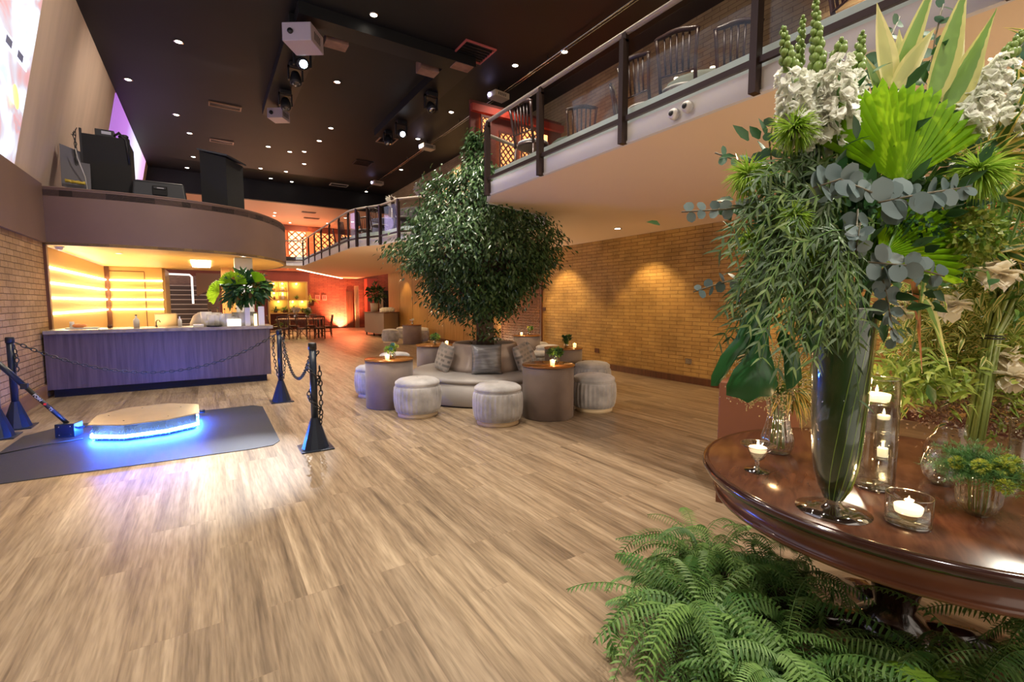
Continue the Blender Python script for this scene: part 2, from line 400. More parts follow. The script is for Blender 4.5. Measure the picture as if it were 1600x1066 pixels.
M['alu'] = mat('pale_aluminium', (0.5, 0.43, 0.36), 0.35, 0.4)
M['chrome'] = mat('brushed_chrome', (0.6, 0.55, 0.5), 0.22, 1.0)
M['glass'] = glass_mat('clear_glass', (0.97, 0.985, 0.975), 0.35)
M['railglass'] = glass_mat('railing_glass', (0.96, 0.975, 0.97), 0.1, 0.02, 0.2)
M['crystal'] = glass_mat('ribbed_crystal', (0.95, 0.94, 0.90), 1.8, 0.05, 0.95)
M['water'] = glass_mat('water', (0.97, 0.985, 0.975), 0.3)
M['plastic'] = mat('black_plastic', (0.012, 0.012, 0.014), 0.45)
M['matblack'] = mat('matte_black', (0.006, 0.006, 0.007), 0.8)
M['rubber'] = mat('dark_rubber', (0.02, 0.022, 0.03), 0.55, noise=0.2, nscale=40, bump=0.2, bscale=300)
M['blue_lit_black'] = mat('gloss_black_stanchion', (0.010, 0.018, 0.035), 0.28)  # blue LED reflection put into the near black colour
M['lamp'] = emit_mat('lamp_lens', (1.0, 0.9, 0.75), 9)
M['lampcool'] = emit_mat('cool_lens', (0.62, 0.85, 1.0), 12)
M['wax'] = mat('white_wax', (0.9, 0.82, 0.66), 0.5, emit=(1.0, 0.72, 0.42), es=0.9)
M['flame'] = emit_mat('candle_flame', (1.0, 0.72, 0.35), 40)
M['wick'] = mat('charred_wick', (0.02, 0.02, 0.02), 0.9)

# ================================================================ THE SETTING
struct('floor', MB().box(-2.6, 10.5, -6, 29, -0.1, 0), M['floor'])
struct('ceiling', MB().box(-2.6, 8.2, -6, 22.3, 6.5, 6.7), M['black'])
struct('trim_1', MB().box(-2.6, 8.2, 22.3, 22.5, 5.7, 6.7), M['black'])
struct('ceiling_back', MB().box(-2.6, 8.2, 22.5, 29, 5.7, 5.9), M['pinkceil'])
struct('wall_left', MB().box(-2.6, -2.17, -6, 10.65, 0, 2.45), M['brick_l'])
struct('trim_2', MB().box(-2.6, -2.12, -6, 10.5, 2.45, 3.38), M['band'])
struct('wall_left_upper', MB().add([(-2.17, -6, 3.38), (-2.17, 28.5, 3.38), (-1.6, 28.5, 6.5), (-1.6, -6, 6.5), (-2.6, -6, 3.38), (-2.6, 28.5, 3.38), (-2.6, 28.5, 6.5), (-2.6, -6, 6.5)],
       [(0, 1, 2, 3), (4, 7, 6, 5), (0, 3, 7, 4), (1, 5, 6, 2), (2, 6, 7, 3), (0, 4, 5, 1)]), M['plaster'])
struct('wall_right', MB().box(7.45, 7.9, -6, 9.95, 0, 2.87), M['brick_r'])
struct('wall_right_upper', MB().box(7.45, 7.9, -6, 22.4, 2.87, 6.5), M['brick_up'])
struct('wall_right_panelled', MB().box(7.45, 7.9, 9.95, 22.3, 0, 2.87), M['wood_r'])
struct('baseboard_right', MB().box(7.43, 7.45, -6, 9.95, 0, 0.13), M['darkwood'], bevel=0.004)
struct('baseboard_left', MB().box(-2.17, -2.14, -6, 10.0, 0, 0.22), grain_mat('brown_skirting', (0.22, 0.11, 0.05), (0.32, 0.17, 0.08), (4, .5, 4)))
struct('baseboard_panelled', MB().box(7.43, 7.45, 12.1, 22.3, 0, 0.12), M['darkwood'])
# panel joints of the amber wall
pj = MB()
for y in (13.0, 14.6, 16.2, 17.8, 19.4, 21.0): pj.box(7.444, 7.449, y, y + 0.012, 0.12, 2.87)
struct('trim_3', pj, M['darkwood'])
# back wall: maroon plaster and rough brick
struct('wall_back', MB().box(4.9, 10.0, 28.5, 28.9, 0, 5.7), M['brick_red'])
struct('wall_back_maroon', MB().box(-2.6, 4.9, 28.5, 28.9, 0, 5.7), mat('maroon_plaster', (0.17, 0.045, 0.035), 0.6, noise=0.1, nscale=1.5))
struct('baseboard_back', MB().box(4.9, 6.8, 28.46, 28.5, 0, 0.12), M['darkwood'])
struct('wall_far_right', MB().box(9.9, 10.3, 22.3, 28.5, 0, 5.7), M['wood_r'])
struct('wall_far_right_return', MB().box(7.45, 10.3, 22.3, 22.6, 0, 2.87), M['wood_r'])
struct('door_1', MB().box(6.87, 7.24, 28.42, 28.5, 0, 2.14), M['darkwood'])
struct('pillar', MB().box(7.85, 8.45, 27.6, 28.2, 0, 2.87), mat('red_plaster', (0.42, 0.06, 0.035), 0.6))

# balcony: slab with a straight near edge, a bay around the tree and a bend at the far end
EDGE = [(3.14, -5), (3.14, 5.35), (3.34, 5.75), (4.0, 5.95), (4.7, 6.2), (5.15, 6.7), (5.3, 7.4), (5.1, 8.3), (4.65, 9.1), (4.1, 9.75), (3.72, 10.3),
        (3.59, 11.2), (3.4, 11.6), (3.24, 11.95), (3.15, 12.4), (3.14, 13.5), (3.14, 14.65), (3.14, 15.8), (3.14, 16.9), (3.14, 18.0), (3.15, 19.2), (2.8, 19.45)]
def slab(z0, z1, inset, name, m):
    e = [(x + inset, y) for x, y in EDGE]
    poly = e + [(0.6, 19.9 + inset), (-2.15, 20.1 + inset), (-2.15, 21.2), (3.2, 21.1), (4.3, 23.4), (6.7, 28.2), (7.44, 28.3), (7.44, -5)]
    return struct(name, MB().prism(poly, z0, z1), m)
slab(2.87, 3.04, 0.0, 'balcony_soffit', M['cream'])
def ribbon(path, z0, z1, t0, t1):
    """upright band following a path: from offset t0 to t1 to the left of travel"""
    m = MB(); n = len(path); L = []
    for i in range(n):
        a = Vector(path[max(0, i - 1)]); b = Vector(path[min(n - 1, i + 1)]); d = (b - a).normalized(); L.append(Vector((-d.y, d.x)))
    vs = []
    for i, p in enumerate(path):
        p = Vector(p)
        for t, z in ((t0, z0), (t1, z0), (t1, z1), (t0, z1)): q = p + L[i] * t; vs.append((q.x, q.y, z))
    fs = [(0, 1, 2, 3), tuple(4 * (n - 1) + k for k in (3, 2, 1, 0))]
    for i in range(n - 1):
        for k in range(4): fs.append((4 * i + k, 4 * i + 4 + k, 4 * i + 4 + (k + 1) % 4, 4 * i + (k + 1) % 4))
    return m.add(vs, fs)
FULL = EDGE + [(0.6, 19.9), (-2.15, 20.1)]
struct('balcony_fascia', ribbon(FULL, 2.865, 3.03, 0.0, 0.03), M['white'])
struct('balcony_fascia_upper', ribbon(FULL, 3.03, 3.2, -0.09, -0.06), M['frost'])
struct('trim_4', ribbon(FULL, 2.865, 2.885, 0.031, 0.042), M['white'])
slab(3.04, 3.2, 0.1, 'balcony_floor', mat('dark_carpet', (0.05, 0.035, 0.03), 0.8))
# cove light along the diagonal back edge of the soffit
cv = MB()
for (a, b) in (((3.25, 21.25), (4.3, 23.5)), ((4.3, 23.5), (6.65, 28.15))):
    a = Vector((*a, 2.862)); b = Vector((*b, 2.862)); d = (b - a).normalized(); nn = Vector((-d.y, d.x, 0))
    cv.obox((a + b) / 2 + nn * 0.05, d, nn, (0, 0, 1), (b - a).length / 2, 0.03, 0.012)
cove = obj('cove_light_strip', cv, emit_mat('cove_led', (1.0, 0.66, 0.36), 9)); tag(cove, 'warm light strip along the far back edge of the balcony underside, above the red brick', 'light strip')

# DJ platform over the bar, round-fronted
PL = [(-2.17, 10.5), (-1.6, 10.41), (-1.07, 10.38), (-0.55, 10.41), (-0.05, 10.52), (0.35, 10.68), (0.69, 10.89), (1.0, 11.24), (1.28, 11.7), (1.5, 12.2), (1.66, 12.8), (1.74, 13.3),
      (1.72, 14.0), (1.62, 14.8), (1.36, 15.6), (0.85, 16.3), (0.3, 16.6)]
def smooth(pts, k=3):
    out = []
    n = len(pts)
    for i in range(n - 1):
        p0, p1, p2, p3 = (Vector(pts[max(0, i - 1)]), Vector(pts[i]), Vector(pts[i + 1]), Vector(pts[min(n - 1, i + 2)]))
        for j in range(k):
            t = j / k
            q = 0.5 * ((2 * p1) + (p2 - p0) * t + (2 * p0 - 5 * p1 + 4 * p2 - p3) * t * t + (3 * p1 - p0 - 3 * p2 + p3) * t ** 3)
            out.append(tuple(q))
    out.append(tuple(pts[-1])); return out
PLs = smooth(PL, 4)
PLB = PLs + [(-2.17, 16.6)]
pf = ribbon(PLs, 2.42, 3.33, 0.0, 0.06); pf.sm = [False] * len(pf.f)
fas = struct('platform_fascia', pf, M['fascia'])
fas.data.polygons.foreach_set('use_smooth', [True] * len(fas.data.polygons))
es = fas.modifiers.new('split', 'EDGE_SPLIT'); es.split_angle = R(40)
struct('platform_soffit', MB().prism(PLB, 2.425, 2.47), mat('gold_lit_soffit', (0.58, 0.36, 0.11), 0.5))
struct('platform_floor', MB().prism(PLB, 3.2, 3.3), M['matblack'])
struct('trim_5', ribbon(PLs, 3.33, 3.345, -0.012, 0.07), M['band'])
# bar alcove behind the counter
GOLD = mat('golden_wall_panel', (0.52, 0.33, 0.12), 0.45)
struct('wall_alcove_left', MB().box(-2.6, -2.17, 10.65, 16.2, 0, 2.42), GOLD)
struct('wall_alcove_back', MB().box(-2.17, -0.98, 15.95, 16.1, 0, 2.42), GOLD)
struct('wall_alcove_return', MB().box(-1.04, -0.93, 16.1, 17.9, 0, 2.42), GOLD)
struct('trim_6', MB().box(-2.19, -2.13, 10.5, 10.6, 0, 2.45).box(-2.17, -2.08, 15.87, 15.95, 0, 2.42), M['darkwood'])
struct('trim_7', MB().box(-1.37, -1.355, 15.94, 15.95, 0, 2.3).box(-2.08, -1.36, 15.94, 15.95, 2.3, 2.32), M['darkwood'])
for z in (2.075, 1.82, 1.57, 1.31):
    st = MB().box(-2.17, -2.14, 10.65, 15.9, z - 0.014, z + 0.014).box(-2.12, -0.98, 15.92, 15.95, z - 0.014, z + 0.014)
    o = obj('led_strip', st, emit_mat('warm_led', (1.0, 0.76, 0.42), 15))
    tag(o, {2.075: 'topmost of the four glowing light strips on the golden wall behind the bar', 1.82: 'second glowing light strip from the top on the golden bar wall',
            1.57: 'third glowing light strip from the top on the golden bar wall', 1.31: 'lowest glowing light strip on the golden wall, just above the bar counter'}[z], 'light strip', 'light strips behind the bar')
o = obj('ceiling_light_panel', MB().box(-0.26, 0.12, 12.6, 14.7, 2.395, 2.425), emit_mat('panel_light', (1.0, 0.93, 0.72), 7)); tag(o, 'square white light panel set in the golden underside of the platform', 'ceiling light')
area('bar_panel_lamp', (-0.1, 13.6, 2.38), (-0.1, 13.6, 0), 60, (1.0, 0.8, 0.45), 0.4, 2.0)
struct('column', MB().box(0.52, 0.85, 11.4, 11.7, 0, 2.425), M['white'], bevel=0.01)
struct('pillar_back', MB().box(0.36, 0.72, 14.9, 15.2, 0, 2.425), mat('orange_post', (0.5, 0.25, 0.08), 0.5))
spot('bar_soffit_fill', (-.9, 12.2, .95), (-.9, 12.8, 2.4), 70, (1.0, .68, .25), 150, .9, .05)  # this pair is added, hidden behind the counter, to brighten the soffit
spot('bar_soffit_fill', (.9, 12.4, .95), (.9, 12.8, 2.4), 30, (1.0, .68, .25), 150, .9, .05)
spot('bar_glass_lamp', (.35, 10.9, 2.36), (.3, 10.3, 1.1), 45, (1.0, .92, .85), 70, .6, .03)
spot('column_spot_lamp', (0.66, 11.15, 2.38), (0.66, 11.42, 0.9), 45, (1.0, 0.95, 0.9), 80, 0.6)
for x, y, w in ((-1.35, 11.6, 'small round recessed light above the left end of the bar'), (0.66, 11.0, 'small round recessed light in front of the white column')):
    t = thing('recessed_light', w, 'ceiling light', (x, y, 2.425))
    obj('trim_ring', MB().open_lathe([(0.045, 0.0), (0.06, 0.0), (0.06, -0.012), (0.045, -0.012)], 20), M['white'], t)
    obj('lens', MB().lathe([(0.045, -0.001), (0.045, -0.006)], 20), M['lamp'], t)

# service stairs behind the bar
sb = MB()
for k in range(13): sb.box(-1.0 - 0.3, 0.02, 18.3 + 0.13 * k, 18.3 + 0.13 * (k + 1), 0.16 * k, 0.16 * (k + 1))
stm = struct('stairs', sb, mat('dark_stair', (0.09, 0.055, 0.045), 0.6))
nb = MB()
for k in range(13): nb.box(-1.3, 0.02, 18.285 + 0.13 * k, 18.30 + 0.13 * k, 0.16 * (k + 1) - 0.025, 0.16 * (k + 1) + 0.003)
struct('trim_8', nb, mat('pale_nosing', (0.55, 0.42, 0.36), 0.4))
struct('wall_stair', MB().box(-2.6, 0.4, 20.0, 20.2, 0, 2.42), mat('whitewashed_brown', (0.26, 0.15, 0.11), 0.7, noise=0.3, nscale=6, stretch=(1, 1, 5)))
o = obj('handrail', MB().tube([(-1.0, 17.85, 2.36), (-0.42, 18.1, 2.36), (-0.36, 18.1, 2.3), (-0.36, 18.1, 1.45)], 0.03, 10), emit_mat('glowing_white_rail', (0.9, 0.86, 0.82), 0.7)); tag(o, 'white rail bent down beside the service stairs behind the bar', 'rail')  # rail given its own glow though it is no lamp
struct('stair_soffit', MB().add([(-0.25, 18.0, 2.42), (1.0, 18.0, 2.42), (-0.25, 18.0, 1.7), (-0.25, 18.9, 2.42), (1.0, 18.9, 2.42), (-0.25, 18.9, 1.7)],
       [(0, 2, 1), (3, 4, 5), (0, 3, 5, 2), (2, 5, 4, 1), (1, 4, 3, 0)]), mat('brown_stair_underside', (0.24, 0.14, 0.10), 0.6))

# projection on the leaning wall (a projected picture: the wall glows there)
def wall_glow_mat(name, kind):
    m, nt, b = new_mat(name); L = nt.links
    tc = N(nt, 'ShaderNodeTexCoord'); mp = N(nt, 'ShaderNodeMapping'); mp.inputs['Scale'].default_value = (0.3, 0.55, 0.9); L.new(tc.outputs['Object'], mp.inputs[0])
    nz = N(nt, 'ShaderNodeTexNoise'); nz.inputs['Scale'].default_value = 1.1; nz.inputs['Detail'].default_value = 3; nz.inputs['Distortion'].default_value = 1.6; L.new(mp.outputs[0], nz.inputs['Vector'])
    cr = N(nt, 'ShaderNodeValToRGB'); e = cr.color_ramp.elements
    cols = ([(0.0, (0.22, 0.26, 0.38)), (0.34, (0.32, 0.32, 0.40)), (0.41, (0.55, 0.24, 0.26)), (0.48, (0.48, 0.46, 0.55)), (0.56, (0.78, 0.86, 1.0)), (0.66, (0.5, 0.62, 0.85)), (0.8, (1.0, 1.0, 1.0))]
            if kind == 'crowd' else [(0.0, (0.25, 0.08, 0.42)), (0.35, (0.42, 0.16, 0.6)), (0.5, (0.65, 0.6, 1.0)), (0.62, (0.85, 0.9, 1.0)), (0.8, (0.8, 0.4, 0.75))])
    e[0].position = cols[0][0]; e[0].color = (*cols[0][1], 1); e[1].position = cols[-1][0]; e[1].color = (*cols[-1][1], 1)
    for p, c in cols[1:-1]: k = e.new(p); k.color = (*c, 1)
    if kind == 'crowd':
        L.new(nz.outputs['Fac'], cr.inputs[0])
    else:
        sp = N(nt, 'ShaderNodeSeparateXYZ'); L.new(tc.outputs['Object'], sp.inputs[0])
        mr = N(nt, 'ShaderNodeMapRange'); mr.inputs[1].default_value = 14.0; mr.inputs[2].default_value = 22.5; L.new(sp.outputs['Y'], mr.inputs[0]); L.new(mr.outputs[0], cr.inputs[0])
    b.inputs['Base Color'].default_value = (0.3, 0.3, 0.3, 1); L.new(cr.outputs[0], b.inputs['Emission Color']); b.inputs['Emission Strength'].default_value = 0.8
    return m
def on_lean(y0, y1, z0, z1, d=0.02):
    x = lambda z: -2.17 + (z - 3.38) * 0.57 / 3.12
    return MB().add([(x(z0) + d, y0, z0), (x(z0) + d, y1, z0), (x(z1) + d, y1, z1), (x(z1) + d, y0, z1), (x(z0) + .002, y0, z0), (x(z0) + .002, y1, z0), (x(z1) + .002, y1, z1), (x(z1) + .002, y0, z1)],
                    [(0, 1, 2, 3), (4, 7, 6, 5), (0, 3, 7, 4), (1, 5, 6, 2), (2, 6, 7, 3), (0, 4, 5, 1)])
o = obj('glowing_wall_panel', on_lean(2.0, 9.35, 3.4, 6.45), wall_glow_mat('projected_crowd', 'crowd')); tag(o, 'bright blurred white, blue and red picture projected on the upper left wall', 'projection')
# white band of pale squares inside the picture and a yellow light spot
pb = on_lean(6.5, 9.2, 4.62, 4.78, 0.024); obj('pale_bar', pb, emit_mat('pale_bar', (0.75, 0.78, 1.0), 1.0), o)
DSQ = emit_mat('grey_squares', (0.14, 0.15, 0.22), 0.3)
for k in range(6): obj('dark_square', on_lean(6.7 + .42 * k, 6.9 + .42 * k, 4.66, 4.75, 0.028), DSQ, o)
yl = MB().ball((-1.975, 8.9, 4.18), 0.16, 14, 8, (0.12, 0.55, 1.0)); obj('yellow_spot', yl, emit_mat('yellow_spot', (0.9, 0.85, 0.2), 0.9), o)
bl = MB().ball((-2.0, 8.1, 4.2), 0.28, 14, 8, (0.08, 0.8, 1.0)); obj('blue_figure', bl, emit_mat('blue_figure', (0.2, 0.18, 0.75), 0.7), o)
o = obj('glowing_wall_panel', on_lean(14.9, 21.4, 3.4, 6.47), wall_glow_mat('violet_wall_glow', 'violet')); tag(o, 'violet and pale blue light glowing on the upper left wall beyond the black cabinet', 'projection')  # violet light on the wall, put into a glowing panel
point('violet_fill', (-0.9, 17.5, 4.6), 8, (0.7, 0.5, 1.0), 0.3)  # added lamp spreading violet over the wall, no projector there

# red back area lights
spot('red_uplight_lamp', (6.35, 27.9, 0.08), (6.6, 28.6, 1.7), 800, (1.0, 0.30, 0.14), 120, 0.8, 0.05)
spot('red_uplight_lamp', (6.5, 28.1, 0.1), (6.55, 28.5, 0.5), 110, (1.0, 0.62, 0.4), 110, 0.7, 0.03)
spot('red_wash_lamp', (6.4, 25.0, 2.85), (5.6, 23.5, 0.0), 620, (1.0, 0.22, 0.08), 100, 0.9, 0.03)
spot('maroon_wash_lamp', (3.8, 25.4, 5.6), (3.8, 28.5, 1.5), 110, (1.0, 0.38, 0.22), 80, 0.8, 0.05)
for x, y in ((2.88, 26.75), (4.25, 27.4), (6.0, 26.0), (1.0, 25.0)):
    spot('back_room_lamp', (x, y, 5.6), (x, y, 0), 140, (1.0, 0.5, 0.3), 120, 0.9, 0.1)
for x in (1.5, 4.0): spot('back_ceiling_fill', (x, 27.6, 3.3), (x, 25.5, 5.7), 110, (1.0, 0.5, 0.32), 130, 0.9, 0.04)  # added uplights brightening the back ceiling, no fittings
spot('balcony_red_lamp', (6.9, 8.7, 3.4), (7.5, 8.0, 4.2), 60, (1.0, 0.16, 0.06), 120, 0.8, 0.05)
spot('balcony_brick_lamp', (6.3, 5.6, 6.2), (7.4, 6.0, 4.2), 600, (1.0, 0.85, 0.55), 70, 0.8, 0.05)
spot('balcony_brick_lamp', (6.0, 1.8, 6.3), (7.2, 2.6, 4.0), 650, (1.0, 0.75, 0.5), 90, 0.8, 0.05)
spot('balcony_brick_lamp', (6.2, 15.0, 6.3), (7.4, 15.0, 4.4), 480, (1.0, 0.7, 0.45), 110, 0.8, 0.05)

# ================================================================ CEILING FITTINGS
def downlight(first, x, y, z, label, glow=True, s=1.0, group='round recessed downlights in the black ceiling'):
    if first is None:
        t = thing('recessed_downlight', label, 'ceiling light', (x, y, z), 0, group)
        obj('trim_ring', MB().open_lathe([(0.06, 0.0), (0.085, 0.0), (0.085, -0.012), (0.06, -0.008)], 20), M['chrome'], t)
        obj('lens', MB().lathe([(0.06, -0.002), (0.06, -0.007)], 20), M['lamp'], t)
        return t
    return dup(first, (x, y, z), 0, label, group, s)
DL = [(2.67, 8.57, 'downlight in the black ceiling nearest the camera, above the dark truss frame'), (-0.23, 11.46, 'small downlight in the black ceiling high on the left, between the wall and the truss'),
      (-1.26, 13.96, 'dim downlight closest to the upper left wall and its ceiling edge'), (2.72, 11.53, 'downlight inside the dark rectangle of recesses'),
      (-0.46, 15.82, 'downlight left of the small grille above the DJ cabinet'), (-0.2, 17.3, 'downlight directly behind the one left of the small grille'), (-0.16, 19.98, 'downlight above the wedge speaker, third from the far end of the left row'),
      (-0.39, 21.7, 'bright downlight low above the wedge speaker'), (1.89, 17.38, 'downlight right of the lectern cabinet, just beyond the left truss'), (2.55, 17.57, 'left one of two downlights close together in the middle of the ceiling'),
      (2.95, 17.3, 'right one of two downlights close together in the middle of the ceiling'), (3.16, 15.91, 'downlight just beyond the far side of the truss frame'), (3.23, 14.59, 'tiny downlight beside the far right corner of the truss frame'),
      (1.92, 20.31, 'downlight left of the wide bright one over the far hall'), (3.19, 18.8, 'orange lit downlight in the middle of the far half of the ceiling'), (2.78, 20.26, 'dim downlight just behind the orange lit one'),
      (3.2, 21.82, 'bright downlight close to the far edge of the black ceiling'), (2.4, 21.7, 'dim downlight left of the bright one near the far ceiling edge'), (1.3, 21.9, 'downlight right behind the top of the lectern cabinet'),
      (6.24, 7.71, 'brightest downlight, beside the balcony handrail'), (6.4, 17.61, 'bright downlight between two white projectors near the right wall'), (5.64, 11.67, 'dim downlight between the grille and the first projector'),
      (5.71, 8.7, 'dim downlight beside the red edged grille and the pipe'), (5.67, 14.08, 'dim downlight left of the middle projector'), (6.3, 21.9, 'small downlight over the bend of the balcony railing')]
d0 = None
for x, y, w in DL:
    o = downlight(d0, x, y, 6.5, w)
    if d0 is None: d0 = o
DB = [(2.88, 25.0, 'left upper downlight in the salmon ceiling beyond the black one'), (2.95, 25.9, 'bright downlight on the left of the salmon ceiling'), (3.9, 27.7, 'bright downlight low in the salmon ceiling beside the platform edge'),
      (5.6, 26.8, 'downlight in the salmon ceiling seen through the railing'), (6.0, 24.6, 'left one of the two downlights on the right of the salmon ceiling'), (6.6, 25.6, 'right one of the two downlights on the right of the salmon ceiling')]
for x, y, w in DB: downlight(d0, x, y, 5.7, w, group='round recessed downlights in the salmon ceiling')
for x, y, w in ((6.49, 6.41, 'round recessed light in the cream underside of the balcony near the brick wall'), (6.9, 12.0, 'round recessed light in the balcony underside left of the tree'), (6.6, 16.0, 'far round recessed light in the cream balcony underside')):
    downlight(d0, x, y, 2.87, w, s=0.9, group=None)

def grille(x, y, z, sx, sy, rz, label, edge, name='ceiling_vent'):
    t = thing(name, label, 'vent', (x, y, z), rz)
    f = MB()
    f.box(-sx, sx, -sy, -sy + .03, -0.03, 0).box(-sx, sx, sy - .03, sy, -0.03, 0).box(-sx, -sx + .03, -sy + .03, sy - .03, -0.03, 0).box(sx - .03, sx, -sy + .03, sy - .03, -0.03, 0)
    obj('frame', f, edge, t)
    s = MB()
    for k in range(6):
        a = -sy + .05 + k * (2 * sy - .1) / 6
        s.box(-sx + .03, sx - .03, a, a + 0.02, -0.02, -0.004)
    obj('louvre', s, M['plastic'], t)
    return t
GR = mat('tan_metal', (0.35, 0.22, 0.14), 0.4)
grille(0.62, 14.45, 6.5, 0.36, 0.14, 0, 'slim rectangular grille with tan frame in the black ceiling above the DJ cabinets', GR)
grille(0.62, 17.6, 6.5, 0.32, 0.14, 0, 'slim grille in the black ceiling just above the lectern cabinet', GR)
grille(4.97, 21.3, 6.5, 0.36, 0.2, 0, 'pale slatted vent in the black ceiling before its far edge', mat('pale_metal', (0.5, 0.42, 0.32), 0.4))
grille(4.93, 17.49, 6.5, 0.3, 0.3, 0, 'dark square vent between the truss and the far projector', M['plastic'])
grille(4.9, 14.69, 6.5, 0.26, 0.3, 0, 'dark square vent with pale ends at the foot of the right truss', GR)
grille(4.71, 8.7, 6.5, 0.34, 0.34, 0, 'square grille with a red edge near the right truss', mat('red_edge', (0.5, 0.12, 0.11), 0.4))
grille(4.2, 24.0, 5.7, 0.3, 0.12, 0, 'narrow grey vent in the salmon ceiling near the black edge', M['fascia'])
grille(4.6, 25.6, 5.7, 0.36, 0.12, 0, 'long grey vent in the middle of the salmon ceiling', M['fascia'])

# rectangular ceiling recesses, their shade made as black boxes
t = thing('recess_frame', 'rectangular frame of black boxes standing in for shaded recesses in the black ceiling', 'recess', (0, 0, 0))
FR = mat('recess_shade', (0.004, 0.004, 0.005), 0.5)
obj('near_recess', MB().box(1.5, 4.85, 8.85, 9.3, 6.3, 6.5), FR, t)
obj('left_recess', MB().box(1.42, 2.0, 9.3, 14.0, 6.3, 6.5), FR, t)
obj('right_recess', MB().box(4.3, 4.85, 9.3, 14.0, 6.3, 6.5), FR, t)
pl = mat('bare_plaster', (0.30, 0.17, 0.12), 0.8, noise=0.3, nscale=5)
for (x, y) in ((2.25, 9.55), (4.1, 9.6), (4.6, 9.0)):
    obj('plaster_patch', MB().box(x - .2, x + .2, y - .14, y + .14, 6.285, 6.5 if x < 4.5 else 6.3), pl, t)
def lamp_head(x, y, label, lens, s=1.0, tilt=35):
    t = thing('moving_head_lamp', label, 'stage light', (x, y, 6.3))
    obj('base', MB().box(-.13 * s, .13 * s, -.13 * s, .13 * s, -.09, 0), M['plastic'], t, bevel=0.01)
    y2 = MB().box(-.16 * s, -.13 * s, -.04, .04, -.36 * s, -.05).box(.13 * s, .16 * s, -.04, .04, -.36 * s, -.05).box(-.16 * s, .16 * s, -.04, .04, -.1, -.05)
    obj('yoke', y2, M['plastic'], t)
    a = R(tilt)
    h = MB().lathe([(0.0, 0.12), (0.075, 0.12), (0.105, 0.02), (0.11, -0.11), (0.095, -0.13), (0.0, -0.13)], 20)
    ho = obj('head', h, M['plastic'], t); ho.location = (0, 0, -.3 * s); ho.rotation_euler = (-a, 0, 0)
    ln = MB().lathe([(0.0, -0.131), (0.07, -0.134), (0.07, -0.138), (0.0, -0.14)], 18)
    lo = obj('lens', ln, lens, ho)
    return t
lamp_head(1.72, 9.95, 'moving head lamp with a bright cool lens on the left truss', M['lampcool'], 1.0, 62)
lamp_head(1.72, 10.75, 'black moving head lamp hanging behind the bright cool one', M['glass'], .9, 20)
lamp_head(1.72, 12.2, 'black lamp near the far end of the left truss, beside a small white panel', M['glass'], .9, 20)
lamp_head(4.56, 10.5, 'silver rimmed lamp hanging from the middle of the right truss', M['chrome'], 1.0, 40)
lamp_head(4.56, 12.5, 'lamp with a pale lit lens near the far end of the right truss', emit_mat('pale_lens', (0.8, 0.88, 1.0), 4), 1.0, 62)
o = lamp_head(4.5, 13.4, 'brown lamp at the very end of the right truss', M['chrome'], .8, 20)
def projector(x, y, z, rz, label, m, s=(.42, .3, .13), lens=None, name='projector'):
    t = thing(name, label, 'projector', (x, y, z), rz)
    obj('housing', MB().box(-s[0] / 2, s[0] / 2, -s[1] / 2, s[1] / 2, -s[2], 0), m, t, bevel=0.012)
    obj('lens', MB().tube([(-s[0] / 2 - .03, s[1] * .2, -s[2] / 2), (-s[0] / 2 + .01, s[1] * .2, -s[2] / 2)], .045, 14), lens or M['plastic'], t)
    g = MB()
    for k in range(5): g.box(-.12 + k * .05, -.1 + k * .05, -s[1] / 2 - .004, -s[1] / 2, -s[2] * .75, -s[2] * .3)
    obj('vent_slots', g, M['plastic'], t)
    obj('mount', MB().tube([(0, 0, 0), (0, 0, 6.5 - z)], .02, 8), M['plastic'], t)
    return t
PW = mat('ivory_plastic', (0.55, 0.47, 0.36), 0.4)
for x, y, w in ((5.94, 9.76, 'nearest of the three ivory projectors hung along the pipe, lens glowing blue'), (5.97, 14.07, 'middle one of the three ivory projectors along the pipe'), (6.01, 19.29, 'farthest ivory projector on the pipe, with a violet lens')):
    projector(x, y, 6.36, 0.12, w, PW, lens=emit_mat('projector_glow', (0.55, 0.5, 1.0), 6))
projector(1.62, 9.2, 6.22, R(55), 'large white box projector at the near end of the left truss', mat('lilac_white', (0.5, 0.42, 0.48), 0.4), (.5, .5, .3), name='box_projector')
projector(1.7, 13.25, 6.22, R(55), 'smaller white box projector at the far end of the left truss', mat('lilac_white', (0.5, 0.42, 0.48), 0.4), (.38, .38, .24), name='box_projector')
pr = thing('ceiling_pipe', 'long thin grey pipe running under the black ceiling towards the projectors', 'pipe', (6.04, 3, 6.4))
obj('rod', MB().tube([(0, 0, 0), (0, 19.0, 0)], 0.016, 8), M['chrome'], pr)
obj('conduit', MB().tube([(0.09, 0, 0.02), (0.09, 19.0, 0.02)], 0.01, 8), M['chrome'], pr)
for y in (1, 5, 9, 13, 17): obj('hanger', MB().tube([(0, y, 0), (0, y, .1)], .01, 6), M['plastic'], pr)

